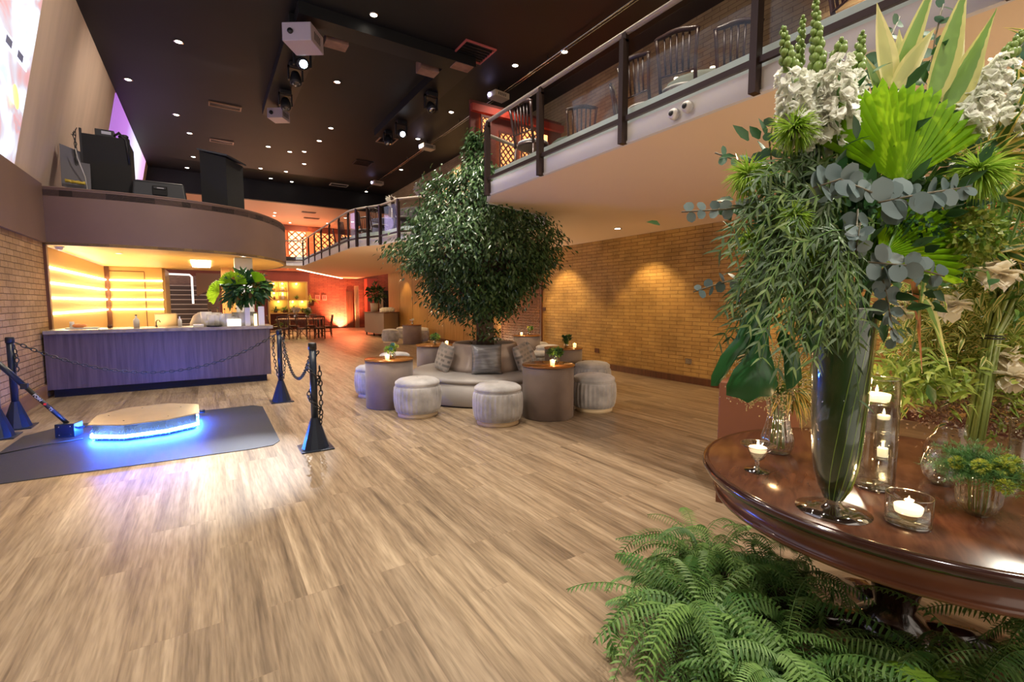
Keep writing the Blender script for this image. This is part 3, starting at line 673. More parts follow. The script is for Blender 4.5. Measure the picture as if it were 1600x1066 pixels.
# ================================================================ RAILINGS
def railing(name, label, path, posts, z_top=3.72, hw=.034):
    t = thing(name, label, 'railing', (path[0][0], path[0][1], 2.87)); ox, oy, oz = t.location
    L = lambda p, z: (p[0] - ox, p[1] - oy, z - oz)
    obj('handrail', MB().tube([L((p[0] - .05, p[1]), z_top + .06) for p in path], 0.024, 10), M['alu'], t)
    mb = MB()
    m = ribbon([(p[0] - ox, p[1] - oy) for p in path], 3.045 - oz, 3.085 - oz, 0.045, 0.075)
    obj('bottom_rail', m, M['rail'], t)
    g = ribbon([(p[0] - ox, p[1] - oy) for p in path], 3.09 - oz, z_top - oz, 0.02, 0.03)
    obj('glass_panel', g, M['railglass'], t)
    for (x, y, ang) in posts:
        c, s_ = math.cos(ang), math.sin(ang)
        pm = MB(); ux = (c, s_, 0); uy = (-s_, c, 0)
        pm.obox(L((x, y), 3.29), ux, uy, (0, 0, 1), hw, 0.024, 0.43)
        pm.obox((x - ox + c * .012, y - oy, 3.74 - oz), ux, uy, (0, 0, 1), 0.02, 0.024, 0.04)
        obj('post', pm, M['rail'], t)
    return t
near_posts = [(3.075, y, 0) for y in (0.65, 1.83, 3.0, 4.2, 5.33)]
railing('glass_railing', 'near straight bronze and glass balcony railing above the cream wall edge', [(3.14, -5), (3.14, 5.35)], near_posts)
bay = EDGE[1:13]
railing('bay_railing', 'bronze and glass railing curving around the bay behind the tree', bay, [(5.05, 6.7, R(150)), (5.05, 8.3, R(200)), (4.1, 9.7, R(210)), (3.66, 10.3, R(190)), (3.53, 11.2, R(195)), (3.35, 11.58, R(210)), (3.18, 11.95, R(200))])
far = EDGE[12:]
railing('far_railing', 'far bronze and glass balcony railing running back to the bend', far, hw=.022, posts=[(3.1, y, 0) for y in (12.45, 13.45, 14.63, 15.8, 16.9, 18.0, 19.15)])
railing('bridge_railing', 'thin railing across the far walkway beside the round platform', [(2.8, 19.45), (0.6, 19.9), (-2.15, 20.1)], [(2.35, 19.5, 0), (1.2, 19.72, 0)])

# perforated screens on the balcony
def perf_panel(name, label, x, y, rz, w, h, cell, back, z=3.2, m=None, depth=0.03, parts=True, seed=1):
    """panel pierced with a lattice: real bars, light behind"""
    r = random.Random(seed)
    t = thing(name, label, 'screen', (x, y, z), rz)
    f = MB(); f.box(0, w, 0, depth, 0, .05).box(0, w, 0, depth, h - .05, h).box(0, .04, 0, depth, .05, h - .05).box(w - .04, w, 0, depth, .05, h - .05)
    obj('frame', f, m, t)
    b = MB(); nx = int(w / cell); nz = int(h / cell)
    for i in range(nx):
        for k in range(nz):
            x0 = .04 + i * (w - .08) / nx; z0 = .05 + k * (h - .1) / nz; c = (w - .08) / nx; cz = (h - .1) / nz
            a = Vector((x0, depth / 2, z0)); bb = Vector((x0 + c, depth / 2, z0 + cz))
            if (i + k) % 2: a, bb = Vector((x0 + c, depth / 2, z0)), Vector((x0, depth / 2, z0 + cz))
            d = bb - a
            b.obox((a + bb) / 2, d, (0, 1, 0), d.cross(Vector((0, 1, 0))), d.length / 2, depth * .3, cell * (0.10 + 0.14 * r.random()))
    obj('lattice', b, m, t)
    if back: obj('glow_board', MB().box(0.03, w - .03, depth + .02, depth + .05, 0.03, h - .03), back, t)
    return t
orange_b = emit_mat('orange_backlight', (1.0, 0.34, 0.10), 1.6)
warmwhite_b = emit_mat('warm_white_backlight', (1.0, 0.62, 0.30), 1.5)
PB = mat('dark_red_lattice', (0.10, 0.02, 0.015), 0.6)
PO = mat('terracotta_lattice', (0.30, 0.09, 0.04), 0.6)
struct('wall_balcony_partition', MB().box(4.95, 7.45, 9.3, 9.36, 3.2, 5.85), mat('dark_red_partition', (.12, .02, .015), .6))
struct('trim_9', MB().box(4.95, 7.45, 9.2, 9.3, 5.6, 5.75), mat('red_beam', (.35, .03, .015), .5))
perf_panel('lattice_screen', 'narrow red backlit pierced screen at the end of the near balcony railing', 5.16, 9.2, 0, .26, 2.35, .07, orange_b, m=PB, seed=2)
perf_panel('lattice_screen', 'middle red backlit pierced screen on the balcony, beside a dark red gap', 5.62, 9.2, 0, .48, 2.1, .08, orange_b, m=PB, seed=3)
perf_panel('lattice_screen', 'tallest red backlit pierced screen on the balcony, next to the dark tablecloth', 6.2, 9.2, 0, .5, 2.35, .08, orange_b, m=PB, seed=4)
tag(obj('lit_strip', MB().box(6.86, 6.98, 9.24, 9.29, 4.3, 5.45), emit_mat('orange_slot', (1, .45, .12), 2.5)), 'upright glowing orange slot beside the pierced screens on the balcony', 'light')  # bright orange window built as a glowing strip
for k, (x, w, lab) in enumerate(((3.0, 0.75, 'glowing lattice screen on the far upper wall, half hidden by the platform'), (3.85, 0.95, 'glowing lattice screen on the far upper wall with a dark upper panel'), (5.2, 1.1, 'dark lattice screen on the far upper wall behind the railing posts'), (6.6, .8, 'orange lattice screen farthest right on the far upper wall'))):
    perf_panel('wall_screen', lab, x, 28.36, 0, w, 2.1, .17, warmwhite_b if k < 2 else orange_b, z=3.3, m=PO, seed=9 + k)
struct('wall_glow_upper', MB().box(2.6, 8.2, 28.44, 28.5, 3.2, 5.4), mat('orange_lit_plaster', (0.62, 0.25, 0.12), 0.6))
spot('upper_orange_lamp', (4.6, 27.2, 5.6), (4.6, 28.4, 4.4), 120, (1.0, 0.45, 0.2), 130, 0.9, 0.05)
# fine lattice door panel in the amber wall, downstairs
t = thing('lattice_screen', 'tall fine wooden lattice panel set in the amber wall behind the tree', 'screen', (7.40, 10.02, 0.0))
lf = MB().box(0, .045, 0, .07, 0, 2.86).box(0, .045, 1.95, 2.02, 0, 2.86).box(0, .045, .07, 1.95, 0, .08)
obj('frame', lf, M['darkwood'], t)
lb = MB()
for k in range(25): lb.box(.0, .02, .10 + k * .074, .13 + k * .074, .08, 2.86)
for k in range(37): lb.box(.005, .03, .07, 1.95, .12 + k * .074, .15 + k * .074)
obj('lattice', lb, mat('brown_lattice', (0.22, 0.09, 0.035), 0.5), t)
obj('backing', MB().box(.034, .044, .07, 1.95, .08, 2.86), mat('pale_backing', (0.62, 0.42, 0.2), 0.5), t)
for y, z, w in ((7.89, .4, 'dark wall socket low on the ochre brick wall, left one'), (5.45, .41, 'dark double wall socket low on the ochre brick wall, near the big bouquet'), (9.91, 1.32, 'small dark switch at the edge of the lattice panel')):
    o = thing('wall_socket', w, 'socket', (7.45, y, z)); obj('plate', MB().box(-.012, 0, -.07, .07, -.05, .05), M['chrome'] if y < 6 else M['darkwood'], o, bevel=.004)
    obj('outlet', MB().lathe([(.026, 0), (.026, .008)], 14, (0, 0, 0)), M['plastic'], o).rotation_euler = (0, R(-90), 0)
    o.children[-1].location = (-.012, .03, 0)
for y, z, w in ((2.47, 2.94, 'left one of two white dome cameras under the balcony edge'), (2.35, 2.955, 'right one of two white dome cameras under the balcony edge')):
    c = thing('dome_camera', w, 'security camera', (3.10, y, z)); 
    a = obj('housing', MB().lathe([(0, 0.0), (.042, 0.0), (.042, .03), (.036, .045), (.02, .055), (0, .055)], 20), M['white'], c); a.rotation_euler = (0, R(-90), 0)
    b = obj('lens', MB().lathe([(0, .055), (.022, .052), (.018, .062), (0, .066)], 16), M['plastic'], c); b.rotation_euler = (0, R(-90), 0)
c = thing('dome_camera', 'pale dome camera under the left end of the round platform', 'security camera', (-2.02, 10.75, 2.425))
obj('housing', MB().lathe([(.07, 0), (.07, -.02), (.05, -.02)], 18), M['white'], c); obj('lens', MB().lathe([(0.055, -.02), (.045, -.05), (.02, -.068), (0, -.07)], 16), mat('lilac_dome', (.5, .42, .5), .2), c)

# ================================================================ BAR COUNTER
BARW = grain_mat('grey_brown_laminate', (0.07, 0.048, 0.05), (0.135, 0.093, 0.09), (9, 9, 0.5), 0.45, 2.5)
t = thing('bar_counter', 'long bar counter with vertical grained violet brown front under the platform', 'bar', (-2.14, 10.0, 0))
obj('front_panel', MB().box(0, 3.12, 0, 0.04, 0.13, 1.0), BARW, t)
obj('side_panel', MB().box(3.08, 3.12, 0.04, .7, .13, 1.0), BARW, t)
obj('kick_board', MB().box(0.06, 3.05, 0.07, .66, 0, .13), M['matblack'], t)
obj('countertop', MB().box(0, 3.18, -.04, .74, 1.0, 1.06), grain_mat('pale_stone_top', (0.22, 0.18, 0.15), (0.34, 0.28, 0.23), (3, 3, 3), 0.25), t, bevel=.006)
obj('body', MB().box(0.04, 3.08, .04, .66, .13, 1.0), M['matblack'], t)
BZ = 1.06
def tumbler(first, loc, label, group, s=1.0):
    if first: return dup(first, loc, 0, label, group, s)
    g = obj('drinking_glass', MB().lathe([(0, .004), (.028, .004), (.036, .11), (.038, .11), (.030, 0), (0, 0)], 16), leaf_mat('lit_bar_glass', (.75, .72, .68), (.9, .88, .85), rough=.1, trans=.6)); g.location = loc  # white put into the clear glass so it looks brightly lit
    return tag(g, label, 'glass', group)
def bottle(loc, label, m, h=.26, r=.035, name='bottle', capm=None):
    t = thing(name, label, 'bottle', loc)
    obj('body', MB().lathe([(0, 0), (r, 0), (r, h * .58), (r * .8, h * .66), (r * .32, h * .76), (r * .3, h * .95), (0, h * .95)], 16), m, t)
    obj('cap', MB().lathe([(r * .38, h * .93), (r * .38, h), (0, h)], 12), capm or M['plastic'], t)
    return t
g0 = None; r7 = random.Random(3)
for k in range(30):
    loc = (-.02 + (k % 10) * .083, 10.18 + (k // 10) * .12, BZ)
    g = tumbler(g0, loc, 'clear drinking glass in the crowd of glasses under the leaf bouquet on the bar', 'drinking glasses on the bar counter', 1.5 + .9 * r7.random())
    if not g0: g0 = g
bottle((-.42, 10.32, BZ), 'white plastic bottle standing alone on the bar counter', M['white'], .2, .03)
bottle((-1.05, 10.5, BZ), 'white spray bottle on the golden left half of the bar counter', M['white'], .22, .045)
bt = [(0.05, .30), (0.17, .34), (0.28, .32), (0.40, .36), (0.47, .33), (0.55, .35)]
for k, (x, h) in enumerate(bt):
    bottle((x, 10.58, BZ), ('first', 'second', 'third', 'fourth', 'fifth', 'last')[k] + ' clear bottle from the left, standing behind the glasses on the bar', glass_mat('bottle_glass_%d' % k, (.95, .9, .8), .8, .05), h, .035)
def basket(x, y, label):
    t = thing('wire_basket', label, 'basket', (x, y, BZ))
    obj('bowl', MB().open_lathe([(.07, 0), (.09, .1), (.11, .18), (.115, .2)], 20, (0, 0, 0), .03, 10), mat('pale_yellow_basket', (.75, .6, .28), .5), t)
    obj('base', MB().lathe([(0, 0), (.07, 0), (.07, .012), (0, .012)], 20), mat('pale_yellow_base', (.75, .6, .28), .5), t)
    return t
basket(.02, 10.5, 'pale yellow basket at the left end of the glasses on the bar')
o = obj('menu_box', MB().box(.30, .52, 10.04, 10.15, BZ, BZ + .13), emit_mat('lit_white_box', (1, .92, .85), .5), bevel=.004); tag(o, 'low lit white box at the front edge of the bar below the bouquet', 'box')
for x, w, h, lab in ((.63, .085, .34, 'left narrow white box vase on the bar under the bouquet'), (.76, .05, .22, 'short lit candle jar between the white box vases on the bar'), (.86, .10, .36, 'right and widest white box vase on the bar under the bouquet')):
    o = obj('box_vase' if w > .06 else 'candle_jar', MB().box(x - w / 2, x + w / 2, 10.06, 10.06 + w, BZ, BZ + h), mat('white_ceramic', (.72, .7, .74), .3) if w > .06 else emit_mat('lit_jar', (1, .8, .4), 1.3), bevel=.004)
    tag(o, lab, 'vase' if w > .06 else 'candle')
o = obj('serving_tray', MB().lathe([(0, 0), (.11, 0), (.13, .02), (.125, .022), (0, .008)], 24, (.1, 10.06, BZ)), M['plastic']); tag(o, 'flat dark tray at the front edge of the bar in front of the glasses', 'tray')
o = obj('tissue_box', MB().box(-.22, -.06, 10.05, 10.14, BZ, BZ + .045), M['white'], bevel=.004); tag(o, 'small flat cream box on the bar left of the dark tray', 'box')
t = thing('juice_tray', 'tray of orange and cream items at the far left of the golden back counter', 'tray', (-1.75, 10.45, BZ))
obj('plate', MB().box(-.2, .2, -.1, .1, 0, .02), M['white'], t); obj('fruit', MB().ball((-.05, 0, .05), .05, 10, 6, (2.2, 1, .7)), mat('orange_fruit', (.8, .3, .1), .5), t); obj('jug', MB().lathe([(0, .02), (.035, .02), (.03, .12), (0, .12)], 14, (-.13, 0, 0)), M['white'], t)
t = thing('tap', 'small dark curved tap on the back of the bar counter', 'tap', (-.78, 10.6, BZ)); obj('spout', MB().tube([(0, 0, 0), (0, 0, .09), (.02, -.01, .12), (.05, -.03, .115), (.06, -.04, .08)], .008, 8), M['plastic'], t); obj('base', MB().lathe([(0, 0), (.02, 0), (.02, .02), (0, .02)], 12), M['plastic'], t)
o = obj('cup', MB().lathe([(0, 0), (.03, 0), (.034, .05), (.03, .05), (.026, .006), (0, .006)], 16, (-1.42, 10.55, BZ)), M['darkwood']); tag(o, 'small dark cup on the golden left half of the bar counter', 'cup')
# dark chair-like equipment behind the bar
t = thing('office_chair', 'grey rounded chair back showing above the bar in front of the stairs', 'chair', (-.75, 12.6, 0))
gm = mat('grey_mesh', (.16, .12, .1), .8)
obj('backrest', MB().obox((0, 0, 1.0), (1, 0, 0), (0, 1, 0), (0, 0, 1), .2, .03, .26), gm, t, bevel=.025); obj('seat', MB().box(-.24, .24, -.45, 0, .48, .56), gm, t, bevel=.03); obj('stem', MB().tube([(0, -.22, .06), (0, -.22, .48)], .03, 8), M['plastic'], t); obj('base', MB().lathe([(0, 0), (.25, 0), (.25, .04), (.04, .08), (0, .08)], 5, (0, -.22, 0)), M['plastic'], t)
t = thing('ice_bin', 'domed grey ice bin behind the left end of the bar glasses', 'bin', (-.1, 11.0, 0)); obj('body', MB().lathe([(0, 0), (.2, 0), (.2, .95), (0, .95)], 24), M['white'], t); obj('lid', MB().lathe([(.2, .95), (.19, 1.1), (.13, 1.24), (.05, 1.3), (0, 1.31)], 24), mat('grey_lid', (.4, .36, .36), .4), t)

# ================================================================ DJ GEAR ON THE PLATFORM
PZ = 3.3
t = thing('dj_cabinet', 'tall matte black cabinet with mixers and cables on the round platform', 'cabinet', (-1.33, 10.95, PZ))
obj('front_panel', MB().box(-.33, .31, -.05, 0, 0, 1.07), M['matblack'], t)
obj('body', MB().box(-.33, .31, 0, .5, 0, 1.0), M['matblack'], t)
obj('leg_post', MB().box(-.36, -.33, -.05, 0, 0, 1.15), M['plastic'], t)
o = obj('mixer', MB().box(-.16, .1, -.02, .2, 0, .12), M['plastic'], bevel=.01); o.location = (-1.33, 10.95, PZ + 1.07); tag(o, 'small black mixer with a pale label on top of the black cabinet', 'mixer')
obj('label_plate', MB().box(-.07, .06, -.026, -.02, .04, .09), mat('grey_plate', (.4, .42, .5), .4), o)
o = obj('cloth_bundle', MB(), M['plastic']); mb = MB()
for k in range(9): mb.ball((.2 + .02 * (k % 3) , 0.02 * (k % 4), 1.06 + .03 * (k // 3)), .045, 8, 5, (1.3, 1, .8))
for k in range(4): mb.tube([(.10, -.03, 1.1), (.17, -.05, 1.14 + .01 * k), (.26, -.06, 1.05), (.29, -.065, .75 - .04 * k)], .014, 6)
bpy.data.objects.remove(o); o = obj('cloth_bundle', mb, M['plastic']); o.location = (-1.33, 10.95, PZ); tag(o, 'black bundle of cables and cloth hanging over the right corner of the black cabinet', 'cables')
cb = MB()
for k in range(5):
    r_ = random.Random(k); pts = [(-.38 - .02 * k, -.06, 1.14 - .03 * k)]
    for q in range(8): pts.append((-.39 - .05 * r_.random(), -.06 - .02 * r_.random(), 1.0 - q * .13))
    cb.tube(pts, .006, 5)
o = obj('cable', cb, M['plastic']); o.location = (-1.33, 10.95, PZ); tag(o, 'thin tangled cables hanging down the left side of the black cabinet', 'cables')
t = thing('grey_case', 'slanted grey panel case at the left end of the round platform', 'case', (-1.80, 10.85, PZ))
obj('lid', MB().add([(-.13, -.1, .12), (.24, -.12, .04), (.22, .1, .72), (-.16, .12, .86), (-.13, -.07, .12), (.24, -.09, .04), (.22, .13, .72), (-.16, .15, .86)],
    [(0, 1, 2, 3), (7, 6, 5, 4), (0, 4, 5, 1), (1, 5, 6, 2), (2, 6, 7, 3), (3, 7, 4, 0)]), mat('slate_grey', (.13, .13, .15), .45), t)
obj('base', MB().box(-.14, .26, -.06, .2, 0, .06), M['plastic'], t)
for x in (-.02, .06, .14): obj('plug', MB().tube([(x - .05, -.17, .2 - .1 * x), (x, -.17, .2 - .1 * x), (x + .04, -.17, .19)], [.03, .022, .03], 10), mat('yellow_plug', (.6, .45, .06), .4), t)
o = obj('cable', MB().tube([(-1.72, 10.72, PZ + .75), (-1.7, 10.7, PZ + .6), (-1.62, 10.7, PZ + .3), (-1.6, 10.72, PZ + .05)], .008, 6), mat('grey_cable', (.5, .5, .5), .5)); tag(o, 'pale grey cable hanging beside the slanted grey case', 'cables')
t = thing('stage_monitor', 'black wedge stage monitor speaker lying on the platform edge', 'speaker', (-.61, 10.9, PZ))
sm = MB(); sm.add([(-.42, -.15, .02), (.4, -.15, .02), (.36, -.12, .36), (-.40, -.12, .36), (-.40, .3, .02), (.38, .3, .02), (.34, .12, .42), (-.38, .12, .42)],
    [(0, 1, 2, 3), (5, 4, 7, 6), (0, 4, 5, 1), (1, 5, 6, 2), (2, 6, 7, 3), (3, 7, 4, 0)])
MON = mat('charcoal_plastic', (0.022, 0.024, 0.028), .42)
obj('cabinet', sm, MON, t, bevel=.04, seg=3)
obj('handle_recess', MB().box(-.12, .1, -.16, -.13, .12, .29), M['matblack'], t, bevel=.02); obj('handle', MB().box(-.10, .08, -.175, -.15, .23, .27), MON, t, bevel=.008)
obj('badge', MB().box(-.05, .05, -.178, -.176, .24, .255), mat('silver_badge', (.4, .4, .45), .3), t)
obj('foot', MB().box(-.36, -.2, -.12, .2, 0, .03).box(.18, .34, -.12, .2, 0, .03), M['plastic'], t)
t = thing('lectern_cabinet', 'tall black lectern cabinet with a sloping top beside the wedge speaker', 'lectern', (.37, 11.1, PZ))
obj('body', MB().add([(-.36, -.1, 0), (.06, -.26, 0), (.36, 0, 0), (0, .2, 0), (-.36, -.1, 1.08), (.06, -.26, .98), (.36, 0, .92), (0, .2, 1.05)],
    [(0, 3, 2, 1), (4, 5, 6, 7), (0, 1, 5, 4), (1, 2, 6, 5), (2, 3, 7, 6), (3, 0, 4, 7)]), M['matblack'], t)
obj('top', MB().add([(-.40, -.12, 1.09), (.08, -.32, 1.0), (.42, -.02, .93), (.02, .22, 1.07), (-.40, -.12, 1.12), (.08, -.32, 1.03), (.42, -.02, .96), (.02, .22, 1.10)],
    [(0, 3, 2, 1), (4, 5, 6, 7), (0, 1, 5, 4), (1, 2, 6, 5), (2, 3, 7, 6), (3, 0, 4, 7)]), MON, t)
t = thing('easel_stand', 'thin dark folding stand leaning against the violet lit wall', 'stand', (-1.2, 11.7, PZ))
obj('leg', MB().tube([(.02, 0, 0), (-.16, .12, .95)], .018, 6), M['plastic'], t); obj('leg', MB().tube([(.14, 0, 0), (.02, .12, .85)], .018, 6), M['plastic'], t)
obj('crossbar', MB().tube([(-.1, .1, .65), (.06, .1, .6)], .016, 6), M['plastic'], t); obj('brace', MB().tube([(-.05, .06, .35), (.1, .06, .32)], .016, 6), mat('blue_brace', (.05, .1, .5), .4), t)

# ================================================================ STANCHIONS, CHAINS, MAT, ROTATING PHOTO PLATFORM
def stanchion(first, x, y, label):
    if first: return dup(first, (x, y, 0), 0, label, 'black chain stanchions')
    t = thing('stanchion', label, 'stanchion', (x, y, 0), 0, 'black chain stanchions')
    obj('base_plate', MB().box(-.155, .155, -.155, .155, 0, .014), M['blue_lit_black'], t, bevel=.004)
    obj('cone', MB().lathe([(.135, .014), (.13, .03), (.045, .30), (.038, .32)], 12, smooth=False), M['blue_lit_black'], t)
    obj('pole', MB().lathe([(.035, .30), (.035, 1.06)], 20), M['blue_lit_black'], t)
    obj('cap', MB().lathe([(.041, 1.02), (.041, 1.08), (.034, 1.09), (0, 1.09)], 20), M['plastic'], t)
    return t
s0 = stanchion(None, .88, 5.09, 'nearest black stanchion, wound with loose chain, right of the photo platform')
stanchion(s0, .89, 7.82, 'black stanchion by the right end of the bar counter')
stanchion(s0, -1.97, 7.86, 'right one of the two black stanchions at the left edge of the picture')
stanchion(s0, -2.0, 7.38, 'left one of the two black stanchions, cut by the picture edge')
CH = mat('black_chain', (.015, .015, .018), .3)
def chain(path, label, L=.062, name='chain'):
    """real oval links, each turned a quarter against its neighbour"""
    mb = MB(); P = [Vector(p) for p in path]
    seg = [(P[i + 1] - P[i]).length for i in range(len(P) - 1)]; tot = sum(seg); n = int(tot / (L * .8))
    def at(s):
        for i, q in enumerate(seg):
            if s <= q or i == len(seg) - 1: return P[i].lerp(P[i + 1], min(1, s / q)), (P[i + 1] - P[i]).normalized()
            s -= q
    for k in range(n):
        c, d = at((k + .5) * tot / n); u = d.cross(Vector((0, 0, 1)))
        if u.length < .1: u = d.cross(Vector((1, 0, 0)))
        u.normalize(); w = d.cross(u)
        if k % 2: u, w = w, u
        ring = []
        for j in range(12):
            a = 2 * math.pi * j / 12; ring.append(c + d * (math.cos(a) * L * .5) + u * (math.sin(a) * L * .27))
        mb.tube(ring, .0062, 5, True)
    return tag(obj(name, mb, CH), label, 'chain')
def sag(a, b, s, n=24): return [(a[0] + (b[0] - a[0]) * i / n, a[1] + (b[1] - a[1]) * i / n, a[2] + (b[2] - a[2]) * i / n - 4 * s * (i / n) * (1 - i / n)) for i in range(n + 1)]
chain(sag((-1.92, 7.86, 1.02), (.84, 7.82, 1.02), .46), 'black chain sagging in front of the bar between the left and right stanchions')
chain(sag((.93, 7.8, 1.0), (.88, 5.14, 1.0), .45), 'black chain sagging between the two right hand stanchions')
chain([(.82, 7.80, 1.0), (.80, 7.79, .8), (.83, 7.79, .5), (.86, 7.775, .36), (.92, 7.775, .36), (.95, 7.79, .55), (.945, 7.79, .98)], 'loose chain loop hanging on both sides of the stanchion by the bar')
lp = []
for k in range(26): a = k * .55; lp.append((.88 + .052 * math.cos(a), 5.09 + .052 * math.sin(a), 1.0 - k * .027))
lp += [(.93, 5.06, .27 + .0), (.935, 5.05, .35), (.94, 5.05, .6), (.935, 5.06, .85)]
chain(lp, 'loose chain wound around the nearest stanchion and hanging down its right side')
chain([(-1.94, 7.84, 1.0), (-1.915, 7.83, .85), (-1.92, 7.82, .7), (-1.96, 7.81, .62), (-2.0, 7.81, .7)], 'short piece of chain hanging on the right one of the two left stanchions')
tag(obj('rubber_mat', MB().prism([(-1.66, 5.47), (.33, 5.39), (.52, 5.42), (.6, 5.56), (.61, 7.55), (.5, 7.71), (-1.50, 7.68), (-1.79, 7.3), (-1.82, 5.7)], 0, .006), M['rubber']), 'dark rubber mat with cut corners under the octagonal photo platform', 'mat')
OC = [(-1.13, 6.62), (-1.13, 7.1), (-.91, 7.43), (-.46, 7.49), (-.14, 7.19), (-.13, 6.64), (-.43, 6.45), (-.82, 6.42)]
cx, cy = -.63, 6.93
oc = [(x - cx, y - cy) for x, y in OC]
t = thing('photo_platform', 'octagonal brass topped photo booth platform ringed with blue white light', 'platform', (cx, cy, .006))
obj('top_plate', MB().prism(oc, .172, .186), mat('polished_brass_board', (.62, .5, .36), .22, 0.35, noise=.08, nscale=4), t, bevel=.003)
in1 = [(x * .95, y * .95) for x, y in oc]
obj('skirt', MB().prism([(x * .93, y * .93) for x, y in oc], .015, .172), mat('sparkling_black_skirt', (.02, .03, .05), .3, noise=.8, nscale=160, bump=1.0, bscale=220), t)
LEDB = emit_mat('blue_white_led', (0.42, 0.66, 1.0), 40)
obj('led_strip', ribbon(in1 + [in1[0]], .052, .066, 0, .012), LEDB, t)
br_ = MB(); r9 = random.Random(5)
for i in range(8):
    a = Vector(in1[i]); b = Vector(in1[(i + 1) % 8]); n_ = int((b - a).length / .008)
    for k in range(n_):
        p = a.lerp(b, k / n_); o_ = p.normalized() * (.01 + .012 * r9.random()); z = .02 + .11 * r9.random()
        br_.tube([(p.x, p.y, z), (p.x + o_.x, p.y + o_.y, z - .02 - .01 * r9.random())], .0015, 3)
obj('bristle_fringe', br_, mat('clear_blue_bristle', (.12, .3, .8), .3), t)
obj('base_plate', MB().prism([(x * .9, y * .9) for x, y in oc], 0, .015), M['plastic'], t)
obj('pivot', MB().tube([(.44, .05, .13), (.55, .05, .13)], .022, 10), M['blue_lit_black'], t)
for (x, y) in ((-.38, .1), (-.2, -.3), (.3, .2), (.2, -.3), (-.1, .38)): obj('screw', MB().lathe([(.008, .186), (.008, .189), (0, .19)], 8, (x, y, 0)), M['plastic'], t)
LEDM = emit_mat('led_core', (.8, .92, 1.0), 3)
obj('led_strip', ribbon(in1 + [in1[0]], .036, .05, .012, .016), emit_mat('deep_blue_glow', (0.01, 0.11, 1.0), 560), t)  # second ring added to spread blue glow over the mat
t = thing('camera_arm', 'black slanted camera arm with a box joint reaching out to the left edge', 'arm', (-1.36, 7.05, .006))
obj('motor_box', MB().obox((0, 0, .075), (.95, -.3, 0), (.3, .95, 0), (0, 0, 1), .09, .08, .075), M['blue_lit_black'], t, bevel=.006)
obj('axle', MB().tube([(.08, -.02, .08), (.26, -.06, .11)], .014, 8), M['chrome'], t)
A0 = Vector((-.01, 0, .14)); A1 = Vector((-.66, .18, .99))
obj('arm_tube', MB().tube([A0, A0.lerp(A1, .55)], .022, 10), M['plastic'], t); obj('arm_sleeve', MB().tube([A0.lerp(A1, .5), A1], .028, 10), M['blue_lit_black'], t)
obj('clamp', MB().obox(A0.lerp(A1, .52), (1, 0, 0), (0, 1, 0), (0, 0, 1), .03, .03, .03), M['plastic'], t, bevel=.006)
for dx, dz in ((-.05, .03), (.05, .03), (-.05, .12), (.05, .12)): obj('bolt', MB().ball((dx - .02, -.085 - dx * .3, dz), .006, 8, 5), M['chrome'], t)
d = (A0 - A1).normalized(); view = Vector((.0, -1, .25)).normalized(); up_ = view.cross(d).normalized(); vn = d.cross(up_)
def lettering(body, f, m, size=.042):
    tc_ = bpy.data.curves.new('lettering', 'FONT'); tc_.body = body; tc_.size = size; tc_.extrude = .0005; tc_.align_x = 'CENTER'
    tmp = bpy.data.objects.new('lettering_source', tc_); COL.objects.link(tmp); bpy.context.view_layer.update()
    me = bpy.data.meshes.new_from_object(tmp.evaluated_get(bpy.context.evaluated_depsgraph_get())); bpy.data.objects.remove(tmp)
    o = bpy.data.objects.new('lettering', me); COL.objects.link(o); o.parent = t; me.materials.clear(); me.materials.append(m)
    mt = Matrix((d, up_, vn)).transposed().to_4x4(); mt.translation = A0.lerp(A1, f) + vn * .024 - up_ * .014; o.matrix_local = mt
lettering('POIN', .36, M['white']); lettering('TS', .20, M['white'])
obj('emblem', MB().obox(A0.lerp(A1, .27) + vn * .0235, d + up_, up_ - d, vn, .012, .012, .001), mat('red_mark', (.7, .02, .02), .5), t)
tag(obj('cable', MB().tube([(-1.2, 6.78, .012), (-1.5, 6.7, .012), (-1.9, 6.45, .012)], .005, 6), M['plastic']), 'thin black cable running over the rubber mat to the left', 'cable')

# ================================================================ OTTOMANS, DRUM TABLES, ROUND SOFA
def velvet(name, c, st=.3):
    return mat(name, c, .75, noise=st, nscale=4.5, sheen=.6, bump=.12, bscale=25)
VEL = velvet('silver_grey_velvet', (.36, .355, .365), .4)
RING = mat('pale_gold_plinth', (.72, .58, .38), .35)
def ottoman(first, x, y, label, rz=0):
    if first: return dup(first, (x, y, 0), rz, label, 'round grey velvet ottomans')
    t = thing('ottoman', label, 'ottoman', (x, y, 0), rz, 'round grey velvet ottomans')
    obj('plinth', MB().lathe([(0, 0), (.262, 0), (.262, .055), (0, .055)], 48), RING, t)
    obj('body', MB().lathe([(.262, .055, 0), (.285, .065, .003), (.302, .12, .012), (.31, .2, .016), (.31, .31, .016), (.303, .38, .014), (.29, .405, .003), (.278, .41, 0), (.2, .412, 0)], 192, rn=32), VEL, t)
    obj('cushion', MB().lathe([(.25, .408), (.284, .412), (.294, .432), (.288, .458), (.25, .485), (.17, .503), (.08, .51), (.012, .507), (0, .503)], 48), VEL, t)
    obj('piping', MB().tube([(.287 * math.cos(a * math.pi / 24), .287 * math.sin(a * math.pi / 24), .413) for a in range(48)], .006, 6, True), VEL, t)
    obj('button', MB().ball((0, 0, .508), .012, 10, 6, (1, 1, .5)), VEL, t)
    return t
o0 = ottoman(None, 2.31, 5.89, 'grey velvet ottoman in front of the left drum table, second from the left')
